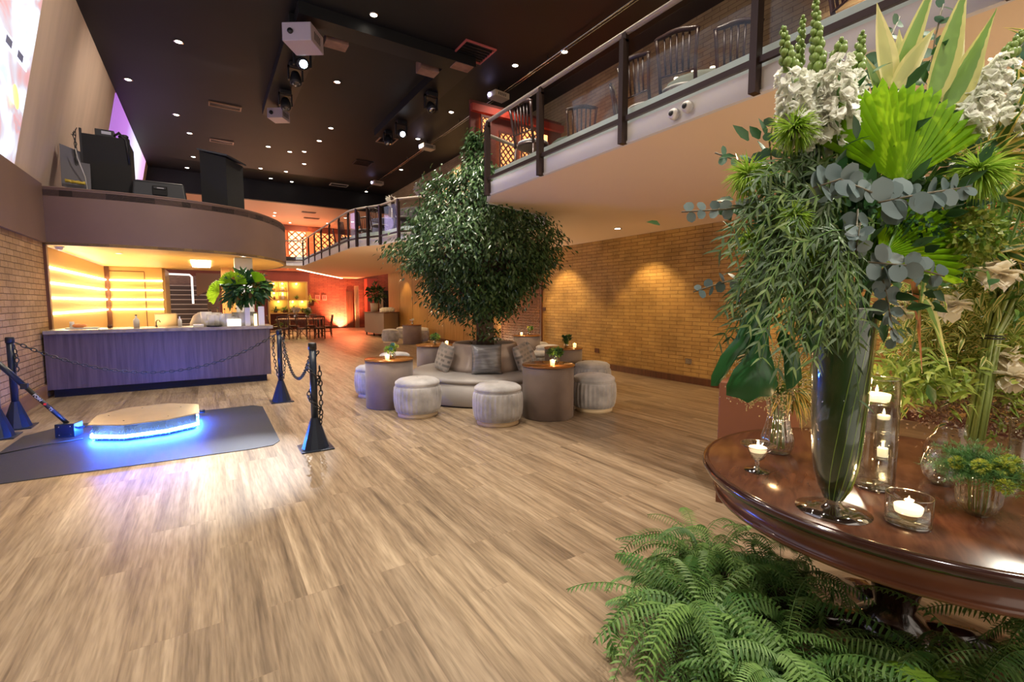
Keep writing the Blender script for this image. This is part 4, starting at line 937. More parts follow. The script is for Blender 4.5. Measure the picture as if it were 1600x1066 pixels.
for x, y, w in ((2.99, 4.95, 'grey velvet ottoman closest to the camera, left of the near drum table'), (4.49, 4.84, 'grey velvet ottoman right of the near drum table, the front one of two'),
                (5.42, 5.88, 'grey velvet ottoman behind another one, right of the near drum table'), (2.22, 7.5, 'grey velvet ottoman half hidden behind the left side of the left drum table'),
                (3.1, 9.1, 'ottoman whose pale top shows just behind the left drum table'), (5.63, 7.68, 'ottoman right of the checked cushion, behind the near drum table'),
                (6.69, 8.77, 'middle one of three ottoman tops behind the vase of green flowers, right of the tree'), (6.95, 9.6, 'farthest ottoman top against the lattice, right of the tree'),
                (6.7, 11.3, 'ottoman top just visible behind the right rim of the round planter'), (5.7, 17.16, 'far ottoman at the left of the distant small table'),
                (6.64, 18.33, 'far ottoman half hidden behind the left of the distant small table'), (6.64, 16.55, 'far ottoman to the right of the distant small table, front one'),
                (7.05, 17.5, 'far ottoman behind another, right of the distant small table')):
    ottoman(o0, x, y, w, rng.random() * 3)
DRUM = mat('taupe_suede', (.17, .125, .105), .7, noise=.18, nscale=3, sheen=.3, bump=.05, bscale=30)
TOP = mat('copper_glass_top', (.32, .13, .035), .12, .35)
def drum(first, x, y, label):
    if first: return dup(first, (x, y, 0), 0, label, 'round drum side tables')
    t = thing('drum_table', label, 'table', (x, y, 0), 0, 'round drum side tables')
    obj('drum', MB().lathe([(0, 0), (.325, 0), (.335, .012), (.335, .668), (.32, .672), (0, .672)], 64), DRUM, t)
    obj('tabletop', MB().lathe([(0, .672), (.345, .672), (.347, .68), (.345, .69), (0, .69)], 64), TOP, t)
    return t
TBL = [(3.73, 4.89, 'taupe drum table nearest the camera, between two front ottomans'), (2.18, 6.64, 'taupe drum table at the left of the round sofa'), (3.63, 8.35, 'taupe drum table behind the left cushion of the round sofa'),
       (6.6, 9.54, 'taupe drum table in front of the fine lattice, right behind the tree'), (5.35, 6.57, 'taupe drum table behind the right end of the round sofa, near the brick wall'), (6.2, 16.24, 'small distant drum table among pale ottomans by the amber wall')]
dt0 = None
for x, y, w in TBL:
    o = drum(dt0, x, y, w)
    if dt0 is None: dt0 = o
SX, SY = 3.81, 6.71
LEA = mat('grey_leather', (.31, .28, .26), .42, noise=.07, nscale=2, bump=.03, bscale=40)
LEA2 = mat('taupe_leather', (.44, .36, .31), .5, noise=.07, nscale=2, bump=.03, bscale=40)
t = thing('round_sofa', 'large round grey leather bench around the tree planter', 'sofa', (SX, SY, 0))
obj('plinth', MB().lathe([(0, 0), (1.14, 0), (1.14, .02), (0, .02)], 96), M['matblack'], t)
obj('base', MB().lathe([(0, .02), (1.17, .02), (1.18, .04), (1.18, .34), (0, .34)], 96), LEA, t)
obj('seat', MB().lathe([(1.17, .335), (1.19, .35), (1.185, .39), (1.14, .42), (1.0, .43), (.6, .425), (.5, .42)], 96), LEA, t)
obj('backrest', MB().lathe([(.63, .42), (.60, .5), (.53, .80), (.52, .835), (.50, .845), (.455, .84), (.44, .80), (.44, .6), (0, .6)], 96), LEA2, t)
obj('soil', MB().lathe([(.44, .74), (.2, .77), (0, .78)], 32), mat('dark_soil', (.03, .02, .014), .95, bump=.6, bscale=60), t)
def cushion(x, y, z, rz, tilt, label, m, s=.23, roll=0):
    n = 14; mb = MB(); vs = []; fs = []
    for side in (1, -1):
        b = len(vs)
        for i in range(n + 1):
            for j in range(n + 1):
                u = 2 * i / n - 1; v = 2 * j / n - 1
                th = .075 * (max(0, (1 - u ** 4) * (1 - v ** 4))) ** .6 + .006
                k = 1 - .05 * (1 - abs(u)) * 0 - .06 * (1 - v * v) * abs(u) ** 2
                k2 = 1 - .06 * (1 - u * u) * abs(v) ** 2
                wr = .005 * math.sin(9 * u + 4 * v) * (1 - u * u) * (1 - v * v)
                vs.append((u * s * k, side * (th + wr), v * s * k2))
        for i in range(n):
            for j in range(n):
                a = b + i * (n + 1) + j; q = (a, a + n + 1, a + n + 2, a + 1); fs.append(q if side > 0 else q[::-1])
    def bi(i, j, sd): return (0 if sd > 0 else (n + 1) ** 2) + i * (n + 1) + j
    for k in range(n):
        for (a, b) in (((0, k), (0, k + 1)), ((n, k + 1), (n, k)), ((k + 1, 0), (k, 0)), ((k, n), (k + 1, n))):
            fs.append((bi(*a, 1), bi(*b, 1), bi(*b, -1), bi(*a, -1)))
    mb.add(vs, fs, None, True)
    o = obj('throw_cushion', mb, m); o.location = (x, y, z); o.rotation_euler = (tilt, roll, rz)
    return tag(o, label, 'cushion')
def check_mat(name, c1, c2, c3):
    m, nt, b = new_mat(name); L = nt.links
    tc = N(nt, 'ShaderNodeTexCoord'); mp = N(nt, 'ShaderNodeMapping'); mp.inputs['Rotation'].default_value = (R(90), 0, 0); L.new(tc.outputs['Object'], mp.inputs[0])
    br = N(nt, 'ShaderNodeTexBrick'); L.new(mp.outputs[0], br.inputs['Vector']); br.inputs['Scale'].default_value = 1; br.inputs['Brick Width'].default_value = .12; br.inputs['Row Height'].default_value = .07
    br.inputs['Mortar Size'].default_value = .018; br.inputs['Color1'].default_value = (*c1, 1); br.inputs['Color2'].default_value = (*c2, 1); br.inputs['Mortar'].default_value = (*c3, 1)
    L.new(br.outputs['Color'], b.inputs['Base Color']); b.inputs['Roughness'].default_value = .45; b.inputs['Sheen Weight'].default_value = .4
    return m
SAT = mat('silver_satin', (.22, .22, .23), .3, 0.3, noise=.35, nscale=5, stretch=(1, 1, 6), bump=.1, bscale=10)
CHK = check_mat('checked_silver_weave', (.12, .11, .11), (.24, .23, .22), (.32, .28, .26))
va = math.atan2(-SY, -SX)   # direction from sofa towards the camera
def on_sofa(off, r, z): a = va + off; return SX + r * math.cos(a), SY + r * math.sin(a), z
x, y, z = on_sofa(R(2), .70, .645); cushion(x, y, z, va + R(2) + R(90), R(-14), 'plain silver satin cushion leaning on the front of the planter', SAT)
x, y, z = on_sofa(R(-62), .72, .635); cushion(x, y, z, va + R(-62) + R(90), R(-16), 'checked grey cushion on the left of the round sofa', CHK, .22, R(6))
x, y, z = on_sofa(R(58), .70, .635); cushion(x, y, z, va + R(62) + R(90), R(-16), 'checked grey cushion nearest the centre on the right of the round sofa', CHK, .215, R(-8))
x, y, z = on_sofa(R(88), .72, .635); cushion(x, y, z, va + R(95) + R(90), R(-18), 'checked grey cushion tucked behind another on the right of the round sofa', CHK, .21, R(10))

# ================================================================ TREE
FIC = leaf_mat('ficus_leaf', (.02, .05, .018), (.085, .15, .05), rough=.26, trans=.2)
BARK = mat('grey_brown_bark', (.10, .07, .045), .85, noise=.35, nscale=14, bump=.6, bscale=40, stretch=(1, 1, .3))
t = thing('ficus_tree', 'tall leafy ficus tree growing from the planter in the round sofa', 'tree', (SX, SY, .76))
tr = MB(); r2 = random.Random(11)
tr.tube([(0.02, 0, 0), (.0, 0, .25), (-.03, .02, .55), (.02, .0, 1.0), (.0, 0, 1.6), (-.03, .02, 2.2), (-.05, .02, 3.0)], [.13, .10, .085, .07, .055, .035, .008], 12)
tr.tube([(.08, -.03, 0), (.09, -.04, .3), (.05, -.05, .7), (.14, -.06, 1.2), (.35, -.1, 1.8)], [.07, .055, .045, .035, .01], 8)
tr.tube([(-.07, .04, 0), (-.08, .05, .3), (-.12, .05, .7), (-.3, .1, 1.2), (-.6, .1, 1.9)], [.06, .05, .04, .03, .01], 8)
tops = []
# crown outline: height above the floor, reach to the left, reach to the right (as seen from the front)
PRO = [(1.22, .16, .22), (1.38, .70, .34), (1.52, .80, .52), (1.66, .92, .72), (1.75, 1.0, .85), (1.95, .98, .98), (2.1, 1.30, 1.12), (2.3, 1.55, 1.22), (2.45, 1.45, 1.25), (2.6, 1.25, 1.15), (2.8, 1.12, .98), (3.0, 1.06, .72), (3.2, .94, .46), (3.4, .80, .36), (3.55, .46, .24), (3.7, .2, .16), (3.85, .13, .14), (4.0, .09, .10), (4.12, .04, .05)]
def reach(z, az):
    for i in range(len(PRO) - 1):
        if PRO[i][0] <= z <= PRO[i + 1][0]:
            f = (z - PRO[i][0]) / (PRO[i + 1][0] - PRO[i][0]); l = PRO[i][1] + (PRO[i + 1][1] - PRO[i][1]) * f; r_ = PRO[i][2] + (PRO[i + 1][2] - PRO[i][2]) * f
            c = math.cos(az); return (l + r_) / 2 + (r_ - l) / 2 * c
    return .05
fl = MB(); ca, sa = math.cos(-YAW), math.sin(-YAW)
for k in range(760):
    while True:
        z = 1.3 + (2.25 * r2.random() if k % 12 else 2.2 + .68 * r2.random()); az = r2.random() * 2 * math.pi; m_ = reach(z, az)
        if z > 3.45 or r2.random() < (m_ / 1.5) ** .8 + .06: break
    q = m_ * (1 - .62 * r2.random() ** 2.4) * (.86 + .16 * r2.random())
    lx, ly = q * math.cos(az) - (.13 if z > 3.6 else 0), q * math.sin(az) * .9
    wx, wy = lx * ca - ly * sa, lx * sa + ly * ca
    c = Vector((wx, wy, z - .76))
    base = Vector((0, 0, max(.5, (z - .76) * .75)))
    if k % 3 == 0: tr.tube([base, base.lerp(c, .5) + Vector((0, 0, .08)), c], [.022, .013, .005], 5)
    out = Vector((wx, wy, 0)); out = out.normalized() if out.length > .01 else Vector((1, 0, 0))
    rad = .105 if z < 3.45 else .055
    for j in range(40 if z < 3.6 else 22):
        p = c + Vector((r2.gauss(0, rad), r2.gauss(0, rad), r2.gauss(0, rad * .8)))
        d = out * (.3 + .5 * r2.random()) + Vector((r2.gauss(0, .5), r2.gauss(0, .5), -.55 - .6 * r2.random()))
        nm = out * .6 + Vector((r2.gauss(0, .5), r2.gauss(0, .5), .7))
        fl.kite(p, d, nm, .062 + .045 * r2.random(), .028 + .014 * r2.random(), .2)
for k in range(26):
    a = r2.random() * 6.28; q = .14 + .12 * r2.random()
    for j in range(10): fl.kite((q * math.cos(a) + r2.gauss(0, .05), q * math.sin(a) + r2.gauss(0, .05), .1 + .5 * r2.random()), (r2.gauss(0, .6), r2.gauss(0, .6), -.7), (math.cos(a), math.sin(a), .5), .07, .032, .2)
obj('trunk', tr, BARK, t); obj('foliage', fl, FIC, t)

# ================================================================ SMALL POSIES AND CANDLES ON THE DRUM TABLES
LG = leaf_mat('fresh_leaf', (.08, .2, .03), (.22, .38, .07), trans=.3)
LD = leaf_mat('deep_leaf', (.02, .075, .025), (.05, .14, .045), trans=.2)
WHT = leaf_mat('white_petal', (.75, .72, .62), (.95, .92, .82), trans=.35)
YEL = leaf_mat('yellow_green_petal', (.45, .5, .06), (.7, .68, .2), trans=.35)
def posy(x, y, z, label, mats, h=.22, seed=0, n=46):
    r = random.Random(seed)
    v = thing('bud_vase', 'small clear bud vase on ' + label.split(' on ', 1)[1], 'vase', (x, y, z))
    obj('body', MB().open_lathe([(0, .002), (.03, .002), (.045, .03), (.047, .06), (.028, .09), (.024, .10), (.032, .115)], 20), M['crystal'], v)
    obj('water', MB().lathe([(0, .006), (.028, .006), (.042, .03), (.044, .055), (0, .056)], 16), M['water'], v)
    t = thing('flower_posy', label, 'flowers', (x, y, z + .01))
    st = MB()
    heads = []
    for k in range(9):
        a = r.random() * 6.28; q = .02 + .065 * r.random(); hd = Vector((q * math.cos(a), q * math.sin(a), .13 + .075 * r.random())); heads.append(hd)
        st.tube([(0.008 * math.cos(a), .008 * math.sin(a), .01), hd], .0022, 4)
    obj('stem', st, LD, t)
    for mi, (m, sh) in enumerate(mats):
        b = MB()
        for hd in heads[mi::len(mats)]:
            for j in range(n):
                d = Vector((r.gauss(0, 1), r.gauss(0, 1), r.gauss(.3, 1))).normalized()
                if sh == 'ball': b.kite(hd, d, (d.y, -d.x, .5), .034, .016, .2)
                else: b.kite(hd + d * .012 - Vector((0, 0, .03)), d + Vector((0, 0, -.1)), (0, 0, 1), .055, .024, .2)
        obj('petals' if sh == 'ball' else 'leaves', b, m, t)
def votive(x, y, z, label, s=1.0):
    c = thing('votive_candle', label, 'candle', (x, y, z)); c.scale = (s, s, s)
    obj('jar', MB().lathe([(.026, 0), (.033, .07), (.030, .07), (.024, .006), (0, .006), (0, 0)][::1], 18), mat('lit_votive_glass', (.9, .62, .35), .4, emit=(1.0, .5, .18), es=1.6), c)
    obj('wax', MB().lathe([(0, .03), (.028, .03), (.028, .045), (0, .045)], 14), M['wax'], c)
    obj('flame', MB().lathe([(0, .048), (.006, .056), (.0045, .068), (0, .08)], 8), M['flame'], c)
TT = .69
posy(2.20, 6.55, TT, 'posy of yellow green and blue green leaves on the left drum table', [(YEL, 'ball'), (LG, 'leaf'), (leaf_mat('blue_petal', (.05, .15, .2), (.1, .3, .35)), 'ball')], seed=1)
posy(3.83, 4.86, TT, 'posy of fresh green leaves on the drum table nearest the camera', [(LG, 'ball'), (LG, 'leaf'), (LD, 'leaf')], seed=2)
posy(3.6, 8.24, TT, 'posy of thin green leaves on the drum table behind the left cushion', [(LG, 'leaf'), (LD, 'leaf')], seed=3, n=26)
posy(6.62, 9.48, TT, 'white and yellow posy on the drum table in front of the lattice', [(WHT, 'ball'), (YEL, 'ball'), (LG, 'leaf')], seed=4)
posy(5.38, 6.52, TT, 'dark green leafy posy on the drum table near the brick wall', [(LD, 'ball'), (LD, 'leaf'), (LG, 'leaf')], seed=5)
posy(6.2, 16.2, TT, 'white posy on the distant small drum table', [(WHT, 'ball'), (WHT, 'ball')], seed=6)
for x, y, w in ((2.10, 6.48, 'lit votive candle left of the posy on the left drum table'), (3.70, 4.76, 'lit votive candle on the drum table nearest the camera'), (3.8, 8.16, 'lit votive candle on the drum table behind the left cushion'),
                (6.42, 9.5, 'lit votive candle left of the white posy in front of the lattice'), (5.52, 6.46, 'lit votive candle on the drum table near the brick wall')):
    votive(x, y, TT, w)
votive(6.64, 16.55, .472, 'lit candle seen on top of the far front ottoman', .8)
for x, y in ((2.10, 6.40), (3.70, 4.70), (3.78, 8.08), (6.42, 9.4)): point('votive_lamp', (x, y, TT + .09), 1.2, (1.0, .55, .22), .02)

# ================================================================ BOUQUET ON THE BAR AND ON THE FAR BAR
def fan_palm(mb, c, up, nrm, rad, a0, a1, n=26, split=.28, depth=.012, rn=.5):
    """pleated fan leaf: n pleats between angles a0..a1 (degrees, 90 = up), tips separated"""
    c = Vector(c); up = Vector(up).normalized(); nrm = Vector(nrm).normalized(); sd = up.cross(nrm).normalized()
    def P(a, r, k): return c + (sd * math.cos(a) + up * math.sin(a)) * r + nrm * (depth * k * r / rad) + nrm * (-.10 * rad * (r / rad) ** 2)
    for i in range(n):
        b0 = R(a0 + (a1 - a0) * i / n); b2 = R(a0 + (a1 - a0) * (i + 1) / n); b1 = (b0 + b2) / 2
        rr = rad * (.93 + .09 * rng.random()); rn_ = rng.random()
        r1 = rr * (1 - split * .35)
        vs = [P(b1, .02 * rad, 0), P(b0, r1 * .5, -1), P(b1, r1 * .52, 1), P(b2, r1 * .5, -1), P(b0, r1, -1), P(b1, r1, 1), P(b2, r1, -1), P(b1, rr, 0)]
        g = [(0, 0, rn_), (1, .5, rn_), (0, .5, rn_), (-1, .5, rn_), (1, .9, rn_), (0, .9, rn_), (-1, .9, rn_), (0, 1, rn_)]
        mb.add(vs, [(0, 1, 2), (0, 2, 3), (1, 4, 5, 2), (2, 5, 6, 3), (4, 7, 5), (5, 7, 6)], g, False)
FAN = leaf_mat('lime_fan_leaf', (.16, .36, .012), (.24, .46, .02), rough=.4, trans=.5, tcol=(.62, .92, .04), edge=(.07, .2, .01), ew=.8)
def leafball(name, label, loc, rx, rz_, n, mats, seed, fans=()):
    r = random.Random(seed); t = thing(name, label, 'flowers', loc, -YAW)
    for k, (m, L, Wd, frac) in enumerate(mats):
        b = MB()
        for j in range(int(n * frac)):
            d = Vector((r.gauss(0, 1), r.gauss(0, 1), r.gauss(.15, 1))).normalized(); q = .35 + .65 * r.random()
            p = Vector((d.x * rx * q, d.y * rx * q * .8, d.z * rz_ * q))
            b.leaf(p, d + Vector((r.gauss(0, .4), r.gauss(0, .4), r.gauss(0, .4))), (r.gauss(0, 1), -.6, 1), L * (.7 + .6 * r.random()), Wd * (.7 + .6 * r.random()), 'ell', .5, .15, 4)
        obj('leaves', b, m, t)
    for c, up, rad, a0, a1 in fans:
        b = MB(); fan_palm(b, c, up, (0.1, -1, .25), rad, a0, a1, 20); obj('fan_leaf', b, FAN, t)
    s = MB()
    for k in range(12): a = k * .52; s.tube([(.03 * math.cos(a), .03 * math.sin(a), -rz_ * .95), (.1 * math.cos(a), .1 * math.sin(a), 0)], .006, 5)
    obj('stem', s, LD, t)
    return t
BRZ = leaf_mat('bronze_leaf', (.10, .06, .02), (.25, .14, .03), trans=.25)
leafball('leaf_bouquet', 'large bouquet of dark leaves and lime fan leaves standing on the bar counter', (.64, 10.35, 1.74), .42, .30, 360, [(LD, .18, .085, 1.0), (LG, .13, .05, .5), (BRZ, .15, .06, .35)], 21,
         [((-.06, -.34, .08), (0, 0, 1), .27, 5, 175), ((-.30, -.32, -.06), (-1, 0, .1), .27, 20, 160), ((.33, -.28, .12), (.5, 0, 1), .22, 40, 140)])
# ================================================================ FAR BAR
t = thing('far_bar', 'distant grey brown bar with angled front at the end of the amber wall', 'bar', (6.3, 19.8, 0))
P3 = [(-.14, 2.4), (0, 0), (1.08, 1.25), (1.08, 2.4)]
GB = mat('taupe_panel', (.34, .27, .20), .5, noise=.05, nscale=1)
obj('body', MB().prism(P3, .12, 1.02), GB, t); obj('countertop', MB().prism([(-.2, 2.42), (0, -.1), (1.12, 1.2), (1.12, 2.42)], 1.02, 1.06), M['darkwood'], t)
for x, y in ((.02, .18), (-.06, 1.3), (-.1, 2.3), (.98, 1.3)): obj('leg', MB().box(x, x + .05, y, y + .05, 0, .12), M['plastic'], t)
g0 = None
for k in range(14):
    p = Vector((6.3, 20.2)).lerp(Vector((7.2, 21.2)), k / 13) + Vector((.12 * (k % 2), .35 * (k % 2)))
    if g0 is None: g0 = tumbler(None, (p.x, p.y, 1.06), 'clear glass among those standing on the distant bar', 'drinking glasses on the distant bar', 1.4); g0.scale = (1.5, 1.5, 1.5)
    else: tumbler(g0, (p.x, p.y, 1.06), 'clear glass among those standing on the distant bar', 'drinking glasses on the distant bar', 1.3 + .3 * (k % 3))
v = tag(obj('vase', MB().lathe([(0, 0), (.16, 0), (.18, .4), (.15, .4), (.14, .01), (0, .01)], 20, (6.45, 21.6, 1.06)), mat('cream_vase', (.6, .5, .35), .4)), 'round cream vase under the dark bouquet on the distant bar', 'vase')
leafball('leaf_bouquet', 'round dark green bouquet on the distant bar', (6.55, 21.6, 1.9), .42, .4, 170, [(LD, .2, .1, 1.0), (LG, .15, .06, .15)], 22)
# curtains and small far things
def curtain(x0, x1, y, z0, z1, label, m):
    n = 24; mb = MB(); vs = []
    for k in range(n + 1):
        x = x0 + (x1 - x0) * k / n; o_ = .035 * math.sin(k * 1.6)
        vs += [(x, y + o_, z0), (x, y + o_, z1), (x, y + o_ + .01, z0), (x, y + o_ + .01, z1)]
    fs = []
    for k in range(n): b = 4 * k; fs += [(b, b + 4, b + 5, b + 1), (b + 2, b + 3, b + 7, b + 6), (b + 1, b + 5, b + 7, b + 3), (b, b + 2, b + 6, b + 4)]
    return tag(obj('curtain', mb.add(vs, fs, None, True), m), label, 'curtain')
CUR = mat('cream_curtain', (.62, .48, .3), .7)
curtain(7.26, 7.52, 28.2, .02, 2.45, 'left cream curtain beside the dark red door at the far wall', CUR)
curtain(8.75, 9.0, 28.3, .02, 2.35, 'right cream curtain beyond the red pillar, tied beside a dark opening', CUR)
struct('door_2', MB().box(9.0, 9.5, 28.42, 28.5, 0, 2.2), M['matblack'])
for x, w in ((5.29, 'left one of two small pale signs on the dark red far wall'), (5.66, 'right one of two small pale signs on the red brick far wall')):
    s_ = tag(obj('wall_sign', MB().box(x - .12, x + .12, 28.46, 28.5, 1.6, 1.9), mat('pink_sign', (.6, .25, .2), .5)), w, 'sign')
    obj('figure', MB().box(x - .06, x - .02, 28.45, 28.46, 1.66, 1.84).box(x + .02, x + .06, 28.45, 28.46, 1.66, 1.84), mat('dark_mark', (.2, .04, .03), .5), s_)
# shelf unit
SHW = mat('pale_gold_wood', (.5, .34, .12), .5)
t = thing('shelf_unit', 'tall lit shelf unit with compartments standing against the maroon far wall', 'shelf', (2.75, 28.0, 0))
sh = MB()
for x in (0, .95, 1.9): sh.box(x, x + .06, 0, .4, 0, 2.62)
obj('upright', sh, SHW, t)
for k, z in enumerate((.88, 1.62 if False else 1.6, 2.58)): obj('shelf', MB().box(.06, 1.9, 0, .4, z, z + .05), SHW, t)
obj('shelf', MB().box(.06, .95, 0, .4, 2.05, 2.1), SHW, t); obj('divider', MB().box(.5, .53, .05, .4, 1.65, 2.58), SHW, t); obj('divider', MB().box(1.42, 1.45, .05, .4, .93, 1.6), SHW, t)
obj('back_panel', MB().box(.06, 1.9, .4, .43, .93, 2.58), mat('gold_back_panel', (.6, .42, .12), .5), t)
for x, z in ((.3, 2.5), (.72, 2.5), (1.42, 2.5), (.3, 1.98), (.72, 1.98), (.5, 1.52), (1.2, 1.52), (1.68, 1.52)):
    obj('shelf_light', MB().ball((x, .2, z), .035, 8, 6), emit_mat('shelf_bulb', (1, .8, .4), 14), t)
    point('shelf_lamp', (2.75 + x, 28.16, z - .06), 5, (1.0, .72, .25), .03)
for k, (x, z, s_, m, w) in enumerate(((.72, 2.1, .09, M['white'], 'white pot in the top of the lit shelf unit'), (.3, 2.1, .07, SHW, 'small tan jar at the upper left of the lit shelf unit'), (.72, 1.65, .1, M['white'], 'white jar in the second compartment of the lit shelf unit'),
        (.3, 1.65, .07, LD and M['darkwood'], 'dark jar in the second row of the lit shelf unit'))):
    tag(obj('jar', MB().lathe([(0, 0), (s_ * .8, 0), (s_, s_), (s_ * .7, s_ * 2.4), (0, s_ * 2.5)], 16, (2.75 + x, 28.2, z)), m), w, 'jar')
def potted(x, y, z, label, s, seed, m=LG, pot=None, n=60):
    r = random.Random(seed); t = thing('potted_plant', label, 'plant', (x, y, z))
    obj('pot', MB().lathe([(0, 0), (.08 * s, 0), (.11 * s, .18 * s), (.1 * s, .18 * s), (0, .16 * s)], 16), pot or M['darkwood'], t); b = MB()
    for j in range(n): d = Vector((r.gauss(0, 1), r.gauss(0, 1), .5 + r.random())).normalized(); b.leaf((0, 0, .16 * s), d, (0, 0, 1), .34 * s * (.6 + .6 * r.random()), .05 * s, 'lance', 1.3, .15, 4)
    obj('leaves', b, m, t)
potted(4.15, 28.12, 1.65, 'leafy plant in the large top right compartment of the lit shelf unit', .7, 31); potted(3.1, 28.15, .93, 'bushy plant on the lower left shelf of the lit unit', .85, 32, LD)
potted(3.55, 28.15, .93, 'plant beside the bushy one on the lower shelf of the lit unit', 1.0, 33); potted(4.0, 28.15, .93, 'plant in the lower right compartment of the lit shelf unit', 1.0, 34, LD); potted(4.45, 28.15, .93, 'small plant at the right end of the lit shelf unit', .8, 35)
potted(3.3, 27.6, 0, 'green plant on the floor below the lit shelf unit', 1.5, 36); potted(4.85, 27.9, 1.3, 'yellow green trailing plant at the right side of the lit shelf unit', 1.6, 37, YEL, n=40)

# ================================================================ CHAIRS AND DINING TABLE
def spindle_chair(name, label, m, seatm, group=None, cat='chair', cross=False):
    t = thing(name, label, cat, (0, 0, 0), 0, group)
    obj('seat', MB().lathe([(0, .43), (.20, .43), (.215, .445), (.21, .465), (.1, .478), (0, .48)], 24), seatm, t)
    obj('seat_frame', MB().lathe([(.17, .405), (.215, .405), (.215, .43), (.17, .43)], 24), m, t)
    for x in (-.17, .17):
        obj('leg', MB().tube([(x, -.16, 0), (x, -.15, .42)], [.013, .018], 8), m, t)
        obj('leg', MB().tube([(x * 1.05, .2, 0), (x, .16, .42)], [.013, .018], 8), m, t)
        obj('back_post', MB().tube([(x, .165, .40), (x * 1.02, .2, .6), (x * 1.12, .235, .82), (x * 1.16, .25, .9)], [.019, .018, .018, .019], 8), m, t)
    obj('crest_rail', MB().tube([(x * .197, .25, .895 + .045 * math.cos(x * math.pi / 2) + (.012 if abs(x) > .8 else 0)) for x in (-1.1, -.9, -.6, -.3, 0, .3, .6, .9, 1.1)], [.016, .022, .026, .028, .028, .028, .026, .022, .016], 8), m, t)
    obj('lower_rail', MB().tube([(-.175, .2, .56), (.175, .2, .56)], .010, 6), m, t)
    sp = [(-.11), (-.055), 0, .055, .11]
    for x in sp: obj('spindle', MB().tube([(x, .2, .56), (x * 1.05, .225, .7), (x * 1.1, .245, .92)], [.010, .013, .010], 6), m, t)
    obj('stretcher', MB().tube([(-.17, -.155, .2), (.17, -.155, .2)], .009, 6).tube([(-.172, -.155, .24), (-.178, .18, .24)], .009, 6).tube([(.172, -.155, .24), (.178, .18, .24)], .009, 6), m, t)
    if cross: obj('cross_brace', MB().tube([(-.17, .2, .1), (.17, .2, .56)], .010, 6).tube([(.17, .2, .1), (-.17, .2, .56)], .010, 6), m, t)
    return t
MAH = mat('glossy_mahogany', (.035, .011, .008), .38)
BF = 3.2
SEATM = mat('silver_seat_pad', (.4, .38, .36), .4)
c0 = spindle_chair('spindle_back_chair', 'mahogany spindle back chair on the balcony nearest the big bouquet, left of the railing post', MAH, SEATM, 'spindle back chairs on the balcony')
c0.location = (4.54, 2.90, BF); c0.rotation_euler = (0, 0, R(124))
for x, y, a, w in ((4.20, 3.27, 112, 'mahogany spindle back chair on the balcony beside the second railing post, with a silver seat'), (4.24, 3.78, 95, 'mahogany chair on the balcony just left of the middle railing post, seen from its side'),
                   (4.5, 4.22, 37, 'mahogany chair on the balcony turned edge on, between the dark tablecloth and the middle post'), (4.54, 5.22, 139, 'mahogany spindle back chair in front of the dark tablecloth on the balcony'),
                   (3.85, 5.42, 100, 'mahogany chair at the far end of the near balcony railing'), (4.0, 1.15, 190, 'mahogany chair at the top edge of the picture above the bouquet'), (4.3, 1.65, 60, 'mahogany chair on the balcony partly behind the tall white flower spikes')):
    dup(c0, (x, y, BF), R(a), w)
def balcony_table(x, y, label, cm, r=.5):
    t = thing('round_table', label, 'table', (x, y, BF)); obj('tablecloth', MB().lathe([(r * .98, .05), (r, .3), (r * .97, .5), (r, .72), (r * .99, .755), (0, .76)], 64, (0, 0, 0), .015, 14), cm, t)
    obj('leg', MB().tube([(0, 0, 0), (0, 0, .7)], .04, 8), M['plastic'], t)
    return t
balcony_table(4.86, 3.5, 'round table with grey green cloth on the balcony, with tea lights', mat('grey_green_cloth', (.24, .27, .23), .7), .42); balcony_table(5.05, 5.75, 'round table with dark green cloth on the balcony in front of the red lit screens', mat('dark_green_cloth', (.06, .08, .06), .7))
balcony_table(4.8, 14.2, 'round table with blue lit cloth far along the balcony', mat('blue_grey_cloth', (.16, .16, .26), .7), .6); balcony_table(5.0, 12.2, 'round table with dark cloth behind the far railing near the tree', mat('plum_cloth', (.1, .08, .09), .7), .6)
def tealight(x, y, z, w): 
    c = thing('tea_light', w, 'candle', (x, y, z)); obj('glass', MB().open_lathe([(.03, 0), (.036, .08), (.036, .1)], 16), M['glass'], c); obj('wax', MB().lathe([(0, .01), (.028, .01), (.028, .05), (0, .05)], 14), mat('bright_wax', (.95, .9, .8), .4, emit=(1, .8, .6), es=1.5), c)
tealight(4.66, 3.25, BF + .76, 'tea light on the grey green balcony table, right one'); tealight(4.55, 3.4, BF + .76, 'tea light on the grey green balcony table, middle one'); tealight(4.54, 3.62, BF + .76, 'tea light on the grey green balcony table, left one'); tealight(4.75, 5.6, BF + .76, 'tea light on the dark green balcony table')
for k, (x, y, a) in enumerate(((4.2, 13.3, 20), (4.1, 14.4, 90), (4.4, 15.2, 150), (5.3, 13.4, 330), (4.3, 11.8, 60), (4.1, 16.5, 100), (5.5, 12.9, 280), (4.2, 18.0, 80))):
    dup(c0, (x, y, BF), R(a), ('chair nearest the blue lit cloth, left of it', 'chair in front of the blue lit cloth', 'chair just beyond the blue lit cloth', 'chair behind the blue lit cloth', 'chair by the dark far table near the tree', 'chair alone behind the middle of the far railing', 'chair behind the dark far table', 'chair seen behind the railing nearest the bend')[k] + ' on the far balcony')
